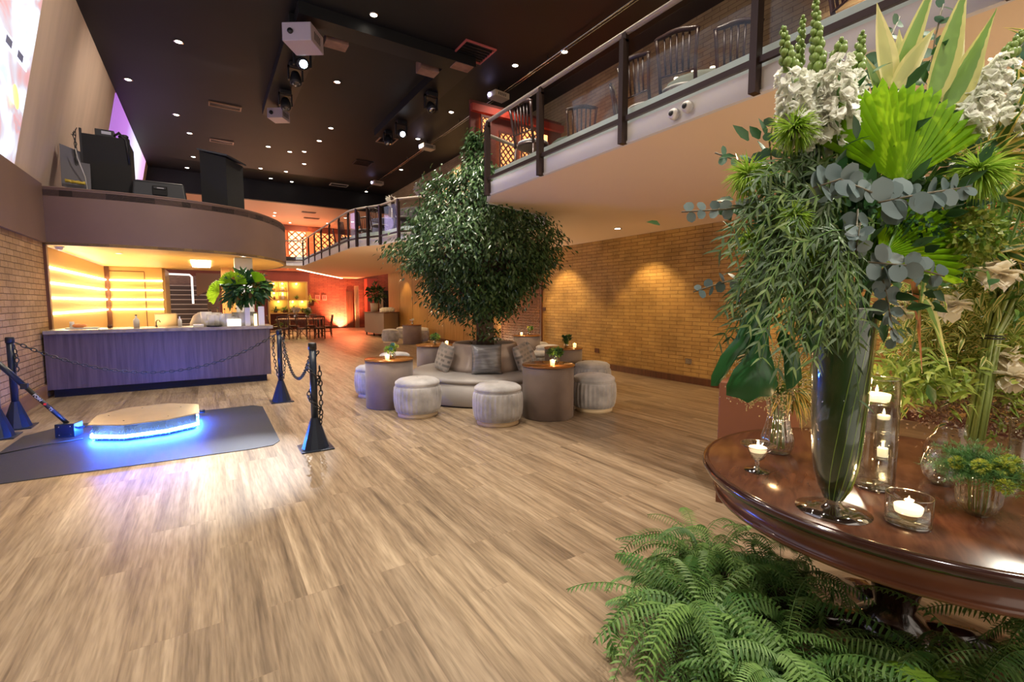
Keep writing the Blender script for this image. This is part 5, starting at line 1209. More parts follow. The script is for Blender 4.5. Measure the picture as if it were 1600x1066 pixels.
for x, y, w in ((4.9, 12.1, 'tall white flower centrepiece behind the far railing beside the tree'), (4.75, 13.95, 'tall white branched centrepiece behind the far railing, left of another')):
    t = thing('centrepiece', w, 'centrepiece', (x, y, BF + .76)); r = random.Random(int(x * 10)); st = MB()
    st.lathe([(0, 0), (.08, 0), (.08, .02), (.015, .03), (.015, .45), (0, .45)], 14); obj('stand', st, M['chrome'], t); b = MB()
    for j in range(200): d = Vector((r.gauss(0, 1), r.gauss(0, 1), r.gauss(0, 1))).normalized(); b.kite(Vector((0, 0, .55)) + d * .12 * r.random() ** .5, d + Vector((0, 0, -.6)), (d.y, -d.x, .4), .1, .03)
    obj('flowers', b, WHT, t)
DW = mat('dark_walnut', (.07, .028, .016), .4)
DG = spindle_chair('dining_chair', 'dark cross braced dining chair at the near side of the far dining table', DW, DW, 'dining chairs at the far table', cross=True)
DG.location = (3.25, 20.6, 0); DG.rotation_euler = (0, 0, R(152)); DG.scale = (1.1, 1.1, 1.0)
t = thing('dining_table', 'long dark dining table in front of the lit shelf unit', 'table', (3.3, 21.7, 0), R(-18))
obj('tabletop', MB().box(-.85, .85, -.5, .8, .76, .8), grain_mat('worn_pale_top', (.35, .2, .12), (.5, .32, .2), (1, 6, 1)), t, bevel=.006)
for x, y in ((-.8, -.45), (.74, -.45), (-.8, .7), (.74, .7)): obj('leg', MB().box(x, x + .07, y, y + .07, 0, .76), DW, t)
for x, y, a, w in ((2.65, 20.9, 150, 'left chair at the near side of the far dining table'), (3.85, 20.5, 165, 'right chair at the near side of the far dining table'), (2.35, 22.0, 80, 'chair at the left end of the far dining table'),
                   (4.28, 21.4, -95, 'tall backed chair at the right end of the far dining table'), (3.2, 22.9, 0, 'left chair at the back of the far dining table'), (3.9, 22.7, -15, 'right chair at the back of the far dining table')):
    dup(DG, (x, y, 0), R(a), w)
posy(3.15, 21.6, .8, 'left white posy on the far dining table', [(WHT, 'ball'), (WHT, 'ball')], seed=41); posy(3.6, 21.6, .8, 'right white posy on the far dining table', [(WHT, 'ball'), (LG, 'leaf')], seed=42)
for o in list(bpy.data.objects):
    if o.get('label', '').find('far dining table') >= 0 and o.name.startswith(('flower_posy', 'bud_vase')):
        o.scale = (2.2, 2.2, 2.2)
        if o.name.startswith('bud_vase'): o['label'] = ('left' if o.location.x < 3.4 else 'right') + ' clear bud vase on the far dining table'

# ================================================================ ROUND PEDESTAL TABLE
TX, TY, TZ = 2.39, .71, .78
MAHT = grain_mat('polished_mahogany', (.055, .018, .010), (.11, .042, .020), (3, 14, 3), .2, 2.2)
MAHE = mat('black_mahogany_lip', (.03, .010, .008), .14, coat=.8)
t = thing('pedestal_table', 'large round polished mahogany table carrying the vases and candles', 'table', (TX, TY, 0), R(25))
obj('tabletop', MB().lathe([(0, .752), (.735, .752), (.75, .76), (.752, .772), (.745, .78), (0, .78)], 128), MAHT, t)
obj('lip', MB().lathe([(.735, .776), (.752, .783), (.768, .775), (.772, .758), (.762, .742), (.74, .736), (.70, .738)], 128, ripple=.0), MAHE, t)
obj('apron', MB().lathe([(.70, .740), (.712, .735), (.714, .725), (.706, .72), (.706, .665), (.716, .66), (.722, .65), (.716, .638), (.70, .632), (.66, .632), (.66, .74)], 128), mat('reddish_mahogany', (.15, .055, .028), .25, noise=.15, nscale=6, coat=.3), t)
obj('pedestal', MB().lathe([(0, .04), (.17, .04), (.185, .1), (.13, .16), (.07, .22), (.085, .3), (.12, .36), (.125, .42), (.07, .5), (.06, .56), (.11, .6), (.13, .66), (.0, .68)], 40), MAHE, t)
for k in range(4):
    a = k * math.pi / 2 + .3
    obj('foot', MB().tube([(.1 * math.cos(a), .1 * math.sin(a), .12), (.28 * math.cos(a), .28 * math.sin(a), .12), (.45 * math.cos(a), .45 * math.sin(a), .05), (.52 * math.cos(a), .52 * math.sin(a), .025)], [.05, .045, .03, .025], 10), MAHE, t)
obj('support', MB().box(-.6, .6, -.05, .05, .66, .70), MAHE, t)

def flame_parts(c, r, z, h=.02, s=1.0):
    obj('wax', MB().lathe([(0, z - h), (r * .93, z - h), (r, z - h * .6), (r * 1.04, z - .002), (r * .98, z), (r * .8, z - .003), (0, z - .003)], 28), M['wax'], c)
    obj('wick', MB().tube([(0, 0, z - .004), (.001, 0, z + .008)], .0011, 5), M['wick'], c)
    obj('flame', MB().lathe([(0, z + .004), (.0042 * s, z + .009), (.0045 * s, z + .014), (.002 * s, z + .024 * s), (0, z + .032 * s)], 10), M['flame'], c)
def candle(x, y, z, r, h, label, lamp=1.1):
    c = thing('floating_candle', label, 'candle', (x, y, z)); flame_parts(c, r, 0, h); 
    if lamp: point('candle_lamp', (x, y, z + .045), lamp, (1.0, .6, .28), .012)
    return c
def cyl_vase(name, label, x, y, r, h, base=.012, wl=None, z=TZ, n=40, rim=True):
    v = thing(name, label, 'vase', (x, y, z))
    obj('wall', MB().open_lathe([(r * .98, 0), (r, .006), (r, h), (r - .003, h), (r - .003, base)], n), M['glass'], v)
    obj('base', MB().lathe([(0, 0), (r * .97, 0), (r * .985, base), (0, base)], n), M['crystal'], v)
    if rim: obj('rim', MB().tube([(math.cos(a * math.pi / 20) * (r - .0015), math.sin(a * math.pi / 20) * (r - .0015), h) for a in range(40)], .0022, 6, True), M['crystal'], v)
    if wl: obj('water', MB().lathe([(0, base + .001), (r - .004, base + .001), (r - .004, wl), (0, wl)], n), M['water'], v)
    return v
# tall cylinder with floating candle
cyl_vase('cylinder_vase', 'tall clear glass cylinder of water behind the big flute vase, candle near its top', 2.15, .73, .066, .43, .014, .355)
candle(2.14, .735, TZ + .372, .043, .028, 'lit white candle floating high up in the tall glass cylinder')
# low cylinder with candle
cyl_vase('low_glass_bowl', 'low wide clear glass cylinder with water at the front edge of the table', 1.88, .54, .062, .098, .012, .045)
candle(1.885, .542, TZ + .062, .037, .024, 'lit white candle floating in the low wide glass at the table front')
# stemmed candle glass
t = thing('stemmed_candle_glass', 'small stemmed flared candle glass at the left edge of the table', 'candle holder', (1.95, 1.08, TZ))
obj('foot', MB().lathe([(0, 0), (.05, 0), (.05, .003), (.014, .009), (.009, .02), (0, .02)], 32), M['crystal'], t)
obj('stem', MB().lathe([(.009, .018), (.011, .03), (.009, .045)], 20), M['crystal'], t)
obj('bowl', MB().open_lathe([(.010, .044), (.026, .056), (.036, .082), (.042, .096), (.068, .112), (.071, .117), (.067, .115), (.040, .099)], 40), M['crystal'], t)
obj('water', MB().lathe([(0, .052), (.024, .058), (.036, .09), (0, .09)], 28), M['water'], t)
candle(1.95, 1.08, TZ + .103, .034, .02, 'lit white candle in the small stemmed glass at the left of the table')
# tall flute vase
VX, VY = 1.79, .72
t = thing('flute_vase', 'tall slim clear flute vase lined with a green leaf, holding the big bouquet', 'vase', (VX, VY, TZ))
obj('foot', MB().lathe([(0, 0), (.112, 0), (.113, .003), (.06, .012), (.03, .022), (.022, .034), (0, .036)], 56), M['crystal'], t)
prof = [(.020, .034), (.030, .045), (.052, .09), (.066, .15), (.074, .22), (.080, .35), (.086, .5), (.092, .62), (.098, .70)]
obj('wall', MB().open_lathe(prof, 56), M['glass'], t)
obj('rim', MB().tube([(math.cos(a * math.pi / 24) * .098, math.sin(a * math.pi / 24) * .098, .70) for a in range(48)], .003, 6, True), M['crystal'], t)
obj('lining_leaf', MB().open_lathe([(r_ * .93, z_) for r_, z_ in prof[1:]], 40), leaf_mat('rolled_dark_leaf', (.012, .05, .012), (.02, .07, .015), rough=.35, trans=.12), t)
ll = MB(); 
for k in range(7):
    a = -YAW - R(90) + R(-60 + 20 * k) + math.pi * 0; pts = []
    for (r_, z_) in prof[1:]:
        pts.append((r_ * .955 * math.cos(a + z_ * 1.6), r_ * .955 * math.sin(a + z_ * 1.6), z_))
    ll.tube(pts, .0012, 4)
obj('leaf_vein', ll, mat('lime_vein', (.25, .42, .05), .4), t)
obj('water', MB().lathe([(0, .04), (.026, .045), (.049, .09), (.063, .15), (.071, .22), (.08, .42), (0, .42)], 40), M['water'], t)
# ribbed vase with gold buds
def ribbed(name, label, x, y, prof, ribs, amp, m=None, z=TZ, water=None):
    v = thing(name, label, 'vase', (x, y, z))
    obj('body', MB().open_lathe(prof, ribs * 6, (0, 0, 0), amp, ribs), m or M['crystal'], v)
    obj('base', MB().lathe([(0, 0), (prof[0][0], 0), (prof[0][0], .006), (0, .006)], 32), M['crystal'], v)
    if water: obj('water', MB().lathe([(0, .008)] + [(r_ * .93, z_) for r_, z_ in prof if z_ < water] + [(0, water)], 32), M['water'], v)
    return v
ribbed('ribbed_vase', 'waisted ribbed crystal vase at the left back of the table, under the hanging dark leaf', 2.28, 1.17, [(.055, .002), (.066, .03), (.068, .07), (.052, .13), (.044, .18), (.052, .24), (.075, .29), (.082, .30)], 16, .05, water=.14)
# fluted tumbler with fern and pompoms
FLV = glass_mat('amber_fluted_glass', (.93, .87, .70), 1.6, .05, .95)
ribbed('fluted_vase', 'low fluted glass tumbler holding fine ferny greens at the front right of the table', 2.17, .44, [(.030, .002), (.048, .02), (.058, .05), (.061, .09), (.060, .125), (.063, .13)], 22, .035, FLV, water=.09)
ribbed('round_glass_bowl', 'round plain glass bowl half hidden behind the fluted tumbler', 2.42, .60, [(.03, .002), (.058, .03), (.068, .07), (.058, .115), (.05, .13)], 6, .0, water=.07)
v = thing('globe_vase', 'rounded clear glass vase holding the tall bundle of green stems at the right', 'vase', (2.60, .62, TZ))
obj('body', MB().open_lathe([(.05, .003), (.085, .04), (.092, .09), (.08, .14), (.055, .17), (.046, .20), (.048, .215)], 40), M['glass'], v); obj('base', MB().lathe([(0, 0), (.05, 0), (.05, .008), (0, .008)], 28), M['crystal'], v)
obj('water', MB().lathe([(0, .01), (.05, .01), (.083, .045), (.089, .09), (0, .1)], 32), M['water'], v)
cyl_vase('bud_tube', 'slim clear glass tube vase at the right edge of the picture', 2.78, .46, .03, .24, .01, .15)
cyl_vase('candle_tube', 'slim glass tube behind the tall cylinder, with a small candle', 2.55, .84, .028, .13, .01)
candle(2.55, .84, TZ + .06, .02, .04, 'small lit candle in the slim tube seen through the tall cylinder', .3)
cyl_vase('crystal_tube', 'slim faceted glass tube beside the small candle behind the tall cylinder', 2.50, .93, .035, .24, .012, None)
cyl_vase('candle_tube', 'clear tube with a hidden candle under the striped leaves in the middle of the table', 2.78, .92, .034, .22, .01, .14)
candle(2.78, .92, TZ + .165, .026, .02, 'half hidden lit candle below the striped leaves in the middle of the table', .4)

# ================================================================ BIG BOUQUET
FWD = Vector((math.sin(YAW), math.cos(YAW), 0)); RGT = Vector((math.cos(YAW), -math.sin(YAW), 0)); UPV = Vector((0, 0, 1))
D0 = VX * FWD.x + VY * FWD.y; L0 = VX * RGT.x + VY * RGT.y
def at(px, py, d=0.0):
    """bouquet-frame point (right, deeper, height above the table) from a measured place and its depth behind the vase axis"""
    return Vector(((px - 800) / 735 * (D0 + d) - L0, d, 1.5 + (472 - py) / 735 * (D0 + d) - TZ))
BQ = thing('flower_arrangement', 'huge green and white bouquet with lime fan leaves in the tall flute vase', 'flowers', (VX, VY, TZ), -YAW)
rb = random.Random(77)
def gv(s=1.0): return Vector((rb.gauss(0, s), rb.gauss(0, s), rb.gauss(0, s)))
HEART = Vector((0.03, 0, .74))
STM = mat('green_stem', (.10, .22, .04), .45)
# fan leaves
for c, up, nr, rad, a0, a1, n_ in ((at(1392, 292, -.10), (.0, 0, 1), (.05, -1, .15), .335, 28, 152, 22), (at(1368, 402, -.07), (.75, 0, .66), (.0, -1, .2), .29, 30, 140, 20)):
    b = MB(); fan_palm(b, c, up, nr, rad, a0, a1, n_, .25, .011); o = obj('fan_leaf', b, FAN, BQ)
    s = MB(); s.tube([HEART, HEART.lerp(c, .6) + Vector((0, .03, 0)), c], .005, 6); obj('leaf_stalk', s, STM, o)
# white snapdragon spikes
SNB = leaf_mat('snapdragon_bud', (.16, .28, .05), (.34, .46, .12), trans=.25)
SNP = leaf_mat('snapdragon_petal', (.92, .94, .82), (1.0, 1.0, .94), trans=.35)
def spike(p0, p1, r0, openf, seed, tipcol=None):
    r = random.Random(seed); p0 = Vector(p0); p1 = Vector(p1); ax = (p1 - p0); Lh = ax.length; ax.normalize()
    st = MB().tube([p0.lerp(HEART, .5), p0, p0.lerp(p1, .5), p1], [.005, .005, .004, .002], 6)
    s_ = obj('flower_spike', st, STM, BQ)
    pet = MB(); bud = MB(); u = ax.cross(Vector((0, 1, 0))).normalized(); w = ax.cross(u); n = int(Lh / .0062)
    for k in range(n):
        f = k / n; a = k * 2.4 + r.random() * .3; dr = (u * math.cos(a) + w * math.sin(a)); c = p0 + ax * (Lh * f)
        if f < openf:
            sz = r0 * (1 - .45 * f)
            q = c + dr * sz * .62
            for j in range(9):
                d = (dr * .8 + ax * .2 + Vector((r.gauss(0, .7), r.gauss(0, .7), r.gauss(0, .7)))).normalized()
                pet.leaf(q - d * .006, d, dr + Vector((0, 0, .6)), sz * .75, sz * .78, 'round', 1.6, .3, 3)
        else:
            g = (1 - f) / (1 - openf); sz = .0055 + .0085 * g
            bud.ball(c + dr * (.004 + .012 * g), sz, 7, 5, (1, 1, 1.25))
    if pet.v: obj('petals', pet, SNP, s_)
    if bud.v: obj('buds', bud, SNB, s_)
spike(at(1268, 232, -.06), at(1248, 18, -.03), .060, .50, 1); spike(at(1236, 226, -.08), at(1202, 62, -.08), .055, .62, 2); spike(at(1300, 240, -.03), at(1322, 70, -.02), .052, .66, 3)
spike(at(1222, 214, .02), at(1232, 48, .03), .045, .30, 4); spike(at(1290, 200, -.10), at(1290, 80, -.10), .055, .8, 5)
spike(at(1480, 210, -.02), at(1562, 68, .02), .058, .72, 6); spike(at(1540, 210, .05), at(1585, 120, .08), .05, .8, 7)
# pale variegated spear leaves
SPR = leaf_mat('cream_spear_leaf', (.50, .52, .16), (.66, .64, .30), edge=(.72, .66, .30), ew=.55, trans=.45, rough=.35)
SPG = leaf_mat('green_spear_leaf', (.14, .30, .06), (.24, .40, .10), edge=(.62, .60, .22), ew=.62, trans=.4, rough=.35)
for (bx, by, tx_, ty_, w_, m_, dd, tw) in ((1362, 150, 1342, 34, .062, SPR, .02, .3), (1350, 160, 1316, 90, .05, SPG, .05, -.6), (1372, 150, 1424, 66, .05, SPR, 0, .4), (1372, 140, 1424, -10, .05, SPG, .03, .2),
        (1428, 165, 1468, 6, .075, SPG, -.02, .25), (1450, 180, 1512, 40, .085, SPG, .0, -.4), (1440, 170, 1470, 60, .06, SPR, .03, .5), (1465, 190, 1500, 70, .07, SPG, .06, .9), (1380, 150, 1376, 70, .045, SPR, .06, .9)):
    b = MB(); a = at(bx, by, dd); e = at(tx_, ty_, dd + .02); b.leaf(a, (e - a), (0.15, -1, .1), (e - a).length * 1.04, w_ * 1.3, 'lance', .12, .22, 10, tw); o = obj('spear_leaf', b, m_, BQ)
    obj('leaf_stalk', MB().tube([HEART, a], .0035, 5), STM, o)
# eucalyptus branches with round leaves
EUC = leaf_mat('silver_eucalyptus', (.11, .17, .17), (.24, .31, .31), rough=.5, trans=.25)
EUG = leaf_mat('green_eucalyptus', (.05, .13, .08), (.14, .24, .16), rough=.45, trans=.25)
def euc(pts, sz, m, n, seed, face=(0, -1, .2)):
    r = random.Random(seed); P = [Vector(p) for p in pts]; st = MB().tube(P, .0028, 6); o = obj('eucalyptus_branch', st, mat('euc_stem', (.16, .14, .09), .6), BQ); b = MB()
    seg = [(P[i + 1] - P[i]).length for i in range(len(P) - 1)]; T = sum(seg)
    for k in range(n):
        s = T * (k + .3) / n; i = 0; q = s
        while i < len(seg) - 1 and q > seg[i]: q -= seg[i]; i += 1
        c = P[i].lerp(P[i + 1], min(1, q / seg[i])); d = (P[i + 1] - P[i]).normalized()
        for sd in (1, -1):
            out = (d.cross(Vector(face)).normalized() * sd + d * .5 + Vector((r.gauss(0, .3), r.gauss(0, .45), r.gauss(0, .3)))).normalized()
            z_ = sz * (1.1 - .45 * k / n) * (.85 + .3 * r.random())
            b.leaf(c, out, Vector(face) + Vector((r.gauss(0, .5), 0, r.gauss(0, .5))), z_, z_ * .82, 'round', .3, .06, 6)
    obj('leaves', b, m, o)
euc([at(1255, 300, -.16), at(1300, 285, -.18), at(1350, 305, -.20)], .06, EUC, 7, 1)
euc([at(1360, 320, -.20), at(1420, 308, -.22), at(1500, 296, -.20)], .062, EUC, 11, 2)
euc([at(1330, 330, -.17), at(1330, 400, -.18), at(1335, 350, -.2)], .05, EUC, 5, 3)
euc([at(1350, 410, -.16), at(1410, 415, -.18), at(1470, 432, -.16)], .058, EUC, 8, 4)
euc([at(1370, 420, -.12), at(1385, 470, -.12), at(1400, 540, -.10)], .05, EUC, 8, 5)
euc([at(1200, 320, .0), at(1130, 330, .0), at(1060, 334, .02)], .047, EUC, 7, 6)
euc([at(1190, 260, .05), at(1150, 260, .05), at(1108, 246, .06)], .045, EUG, 4, 7)
euc([at(1190, 430, .0), at(1140, 438, .02), at(1082, 456, .03)], .042, EUC, 6, 8)
euc([at(1420, 200, .10), at(1430, 80, .12), at(1440, 20, .12)], .055, EUG, 8, 9)
euc([at(1370, 170, .10), at(1350, 110, .12), at(1375, 50, .14)], .055, EUG, 7, 10)
euc([at(1520, 150, .12), at(1560, 90, .14), at(1596, 70, .15)], .055, EUG, 7, 11)
euc([at(1200, 300, -.02), at(1190, 230, -.02), at(1196, 190, -.02)], .045, EUG, 5, 12); euc([at(1330, 170, .1), at(1322, 110, .12)], .06, EUG, 4, 13)
# spider chrysanthemums and green pompoms
SPD = leaf_mat('lime_spider_petal', (.26, .46, .04), (.46, .62, .10), trans=.4)
for (px, py, d, rr, n_) in ((1226, 214, -.10, .072, 260), (1160, 282, -.04, .075, 260), (1232, 345, -.14, .055, 200), (1512, 278, -.10, .09, 330), (1262, 398, -.14, .04, 120), (1165, 376, -.02, .05, 160)):
    b = MB(); c = at(px, py, d)
    for k in range(n_):
        v = gv(); v = Vector((v.x, v.y - .35, v.z + .15)).normalized(); b.leaf(c + v * rr * .15, v, (0, 0, 1), rr * (.8 + .3 * rb.random()), .0065, 'blade', .9, .5, 4)
    obj('chrysanthemum', b, SPD, BQ)
GRN = leaf_mat('green_hydrangea', (.10, .22, .02), (.38, .42, .08), trans=.3)
for (px, py, d, rr, n_) in ((1500, 372, -.05, .085, 700), (1350, 330, -.02, .07, 300), (1405, 350, .0, .1, 400)):
    b = MB(); c = at(px, py, d)
    for k in range(n_):
        v = gv().normalized(); b.leaf(c + v * rr * (.75 + .25 * rb.random()), v + gv(.5), v, .022, .018, 'round', .5, .1, 2)
    obj('hydrangea', b, GRN if px > 1450 else LD, BQ)
# fine olive foliage: many arching twigs
OLV = leaf_mat('olive_leaf', (.055, .11, .045), (.17, .25, .12), rough=.5, trans=.22)
OLL = leaf_mat('bright_olive_leaf', (.12, .22, .05), (.26, .36, .12), rough=.5, trans=.3)
def twig(mb, st, a, b_, sag_, n, L, Wd, up=.2):
    a = Vector(a); b_ = Vector(b_); P = []
    for k in range(7): f = k / 6; P.append(a.lerp(b_, f) + Vector((0, 0, up * math.sin(math.pi * min(1, f * 1.1)) * .3 - sag_ * f * f)))
    st.tube(P, [.0018] * 6 + [.0008], 4)
    for k in range(n):
        f = .12 + .88 * k / n; i = min(5, int(f * 6)); c = P[i].lerp(P[i + 1], f * 6 - i); d = (P[i + 1] - P[i]).normalized(); s = d.cross(Vector((0, -1, .3))).normalized()
        for sd in (1, -1):
            v = (d * .8 + s * sd * .9 + gv(.3)).normalized()
            mb.leaf(c, v, Vector((0, -1, .5)) + gv(.5), L * (.7 + .5 * rb.random()), Wd, 'lance', .6, .12, 3)
for grp in range(6):
    mb = MB(); st = MB()
    for k in range(26):
        if grp < 3: s_ = at(1270 + rb.gauss(0, 28), 330 + rb.gauss(0, 40), rb.gauss(-.04, .05)); e = at(1185 + rb.gauss(0, 45), 385 + rb.gauss(0, 62), rb.gauss(-.10, .09))
        elif grp < 5: s_ = at(1290 + rb.gauss(0, 25), 370 + rb.gauss(0, 30), -.1 + rb.gauss(0, .04)); e = at(1270 + rb.gauss(0, 60), 500 + rb.gauss(0, 32), rb.gauss(-.16, .07))
        else: s_ = at(1240 + rb.gauss(0, 25), 420, -.02); e = at(1170 + rb.gauss(0, 30), 470 + rb.gauss(0, 30), rb.gauss(-.02, .06))
        if s_.x - e.x > .38: continue
        twig(mb, st, s_, e, .05 + .05 * rb.random(), 13, .052, .0095, .3)
    o = obj('olive_sprig', st, STM, BQ); obj('leaves', mb, OLV if grp % 3 else OLL, o)
# dark inner mass of leaves so the heart of the bouquet is full
mb = MB()
for k in range(900):
    c = at(1345 + rb.gauss(0, 75), 330 + rb.gauss(0, 75), rb.gauss(.05, .07)); v = (c - HEART).normalized() + gv(.5); mb.leaf(c, v, Vector((0, -1, .4)) + gv(.4), .07 * (.6 + .7 * rb.random()), .03, 'ell', .5, .12, 3)
obj('filler_leaves', mb, LD, BQ)
# stems into the vase
st = MB()
for k in range(16): a = k * .9; st.tube([(.02 * math.cos(a), .02 * math.sin(a), .1), (.05 * math.cos(a), .05 * math.sin(a), .5), (.07 * math.cos(a), .06 * math.sin(a), .74), HEART + Vector((.12 * math.cos(a), .1 * math.sin(a), .25))], .0045, 6)
obj('stem', st, STM, BQ)
# broad dark split leaf hanging at the lower left
MON = leaf_mat('dark_split_leaf', (.014, .07, .026), (.02, .09, .03), rough=.35, trans=.15, vein=(.06, .14, .05))
def monstera(base, tip, wd, droop, tw, seed):
    r = random.Random(seed); b = MB(); base = Vector(base); tip = Vector(tip); d = tip - base; L_ = d.length; d.normalize(); nr = Vector((.0, -1, .15)); sd = d.cross(nr).normalized(); nn = sd.cross(d)
    n = 16
    for side in (1, -1):
        for k in range(n):
            f0, f1 = k / n, (k + 1) / n; gap = .05 if k in (5, 9) else 0
            def Wf(f): return wd * math.sin(math.pi * min(1, .12 + .85 * f)) ** .6
            def S(f): return base + d * L_ * f + nn * (-droop * f * f)
            e0 = S(min(1, f0 + gap)) + sd * side * Wf(f0) + d * .10 * wd - nn * .25 * wd; e1 = S(f1) + sd * side * Wf(f1) + d * .10 * wd - nn * .25 * wd
            m0 = (S(f0) + e0) / 2 + nn * .1 * wd; m1 = (S(f1) + e1) / 2 + nn * .1 * wd
            b.add([S(f0), m0, e0, S(f1), m1, e1], [(0, 1, 4, 3), (1, 2, 5, 4)], [(0, f0, .5), (.5, f0, .5), (1, f0, .5), (0, f1, .5), (.5, f1, .5), (1, f1, .5)], True)
    return b
def lobe(outline, depth, bulge, axis):
    '''one lobe of a big leaf: rim, inner ring and ridge, bowed towards the viewer, rim curling back'''
    P = [at(px, py, depth + (dd[0] if dd else 0)) for px, py, *dd in outline]; c = sum(P, Vector()) / len(P); n = len(P); vs = []; at_ = []
    for f, bu in ((1.0, 0.0), (.72, bulge * .7), (.4, bulge)):
        for i, p in enumerate(P): q = c.lerp(p, f); q.y -= bu + .004 * math.sin(i * 2.1) * f; vs.append(q); at_.append((f if f > .5 else .3, .5, .5))
    vs.append(c + Vector((0, -bulge * 1.05, 0))); at_.append((.0, .5, .5)); fs = []
    for k in range(2):
        for i in range(n): j = (i + 1) % n; fs.append((k * n + i, k * n + j, (k + 1) * n + j, (k + 1) * n + i))
    for i in range(n): fs.append((2 * n + i, 2 * n + (i + 1) % n, 3 * n))
    return MB().add(vs, fs, at_, True)
MONS = [([(1182, 520), (1200, 515), (1205, 545), (1214, 575), (1219, 603), (1212, 621), (1192, 621), (1173, 631), (1160, 624), (1139, 619), (1138, 602), (1150, 578), (1168, 556), (1178, 540)], -.14, .028),
        ([(1202, 470), (1180, 474), (1165, 492), (1150, 528), (1127, 556), (1115, 588), (1114, 604), (1124, 604), (1129, 584), (1146, 566), (1170, 556), (1190, 530), (1206, 500)], -.11, .022),
        ([(1222, 512), (1238, 528), (1254, 560), (1258, 592), (1244, 606), (1235, 610), (1230, 590), (1226, 560), (1216, 530)], -.12, .014),
        ([(1270, 500), (1282, 512), (1284, 530), (1272, 548), (1262, 552), (1256, 530), (1258, 508)], -.15, .012)]
MLF = leaf_mat('glossy_dark_leaf', (.014, .085, .022), (.02, .11, .03), rough=.3, trans=.15)
for ol, dd, bu in MONS:
    o = obj('broad_leaf', lobe(ol, dd, bu, None), MLF, BQ); a = at(ol[0][0], ol[0][1], dd); obj('leaf_stalk', MB().tube([HEART, (HEART + a) / 2 + Vector((0, -.02, .05)), a], .004, 6), STM, o)
for (bx, by, tx_, ty_, w_) in ((1418, 440, 1450, 585, .05), (1440, 470, 1500, 590, .055), (1436, 430, 1425, 560, .04)):
    a = at(bx, by, .02); e = at(tx_, ty_, .0); b = MB().leaf(a, e - a, (.4, -1, 0), (e - a).length, w_, 'lance', .2, .25, 10, .8); obj('drooping_leaf', b, SPG if bx != 1418 else leaf_mat('orange_green_blade', (.14, .25, .05), (.5, .2, .08), trans=.3, edge=(.55, .22, .1), ew=.3), BQ)

# ================================================================ SECOND ARRANGEMENT (right), GOLD BUD POSY, FERNY POSY
AR = thing('striped_leaf_arrangement', 'tall arrangement of yellow edged striped leaves and bundled stems at the right edge', 'flowers', (2.60, .62, TZ), -YAW)
A0v = Vector((2.60, .62, TZ)); D1 = A0v.x * FWD.x + A0v.y * FWD.y; L1 = A0v.x * RGT.x + A0v.y * RGT.y
def at2(px, py, d=0.0): return Vector(((px - 800) / 735 * (D1 + d) - L1, d, 1.5 + (472 - py) / 735 * (D1 + d) - TZ))
STR = leaf_mat('striped_leaf', (.06, .14, .02), (.12, .22, .04), edge=(.72, .58, .16), ew=.55, rough=.4, trans=.3)
STR2 = leaf_mat('pale_striped_leaf', (.16, .26, .04), (.26, .36, .08), edge=(.75, .68, .25), ew=.5, rough=.4, trans=.35)
for (px, py, d, dx, dz, n_, Lf, w_) in ((1530, 250, -.25, .55, .75, 34, .19, .03), (1480, 262, -.30, -.1, 1, 22, .15, .026), (1590, 300, -.2, .8, .3, 34, .2, .03), (1560, 180, -.2, .6, .8, 26, .18, .03), (1600, 120, -.15, .2, 1, 20, .18, .028), (1580, 400, -.1, .7, -.2, 26, .16, .026)):
    b = MB(); c = at2(px, py, d); axv = Vector((dx, -.2, dz)).normalized()
    for k in range(n_):
        q = c + axv * (k / n_ - .5) * .18; a = k * 2.4; u = axv.cross(Vector((0, 1, 0))).normalized(); w = axv.cross(u); v = (u * math.cos(a) + w * math.sin(a)) + axv * .7
        b.leaf(q, v, axv - v * .2, Lf * (.8 + .4 * rb.random()), w_ * 1.25, 'lance', .5, .18, 6)
    o = obj('striped_rosette', b, STR, AR); obj('stem', MB().tube([at2(1545, 460), c], .005, 6), STM, o)
# bundled stems
for k in range(22):
    a = k * 2.4; q = .028 * math.sqrt((k + .5) / 22)
    b_ = at2(1536, 690, 0); m_ = at2(1552, 520, 0); tp = at2(1575, 440, 0)
    o_ = Vector((q * math.cos(a), q * math.sin(a), 0)); P = [b_ + o_ * 1.1, at2(1545, 600) + o_, m_ + o_ * .9, tp + o_ * 2.2, at2(1590 + 14 * math.cos(a), 400, 0) + o_ * 4]
    if k < 22: AR_st = obj('stem', MB().tube(P, .0068, 8), leaf_mat('bundle_stem', (.14, .22, .04), (.3, .36, .1), trans=.0) if k == 0 else bpy.data.materials['bundle_stem'], AR)
c_ = at2(1553, 524, 0); obj('tie', MB().tube([c_ + Vector((.036 * math.cos(k * .5236), .036 * math.sin(k * .5236), 0)) for k in range(12)], .0035, 6, True).tube([c_ + Vector((.036 * math.cos(k * .5236), .036 * math.sin(k * .5236), -.012)) for k in range(12)], .003, 6, True), M['plastic'], AR)
BRT = leaf_mat('bright_small_leaf', (.18, .30, .04), (.42, .50, .10), trans=.35)
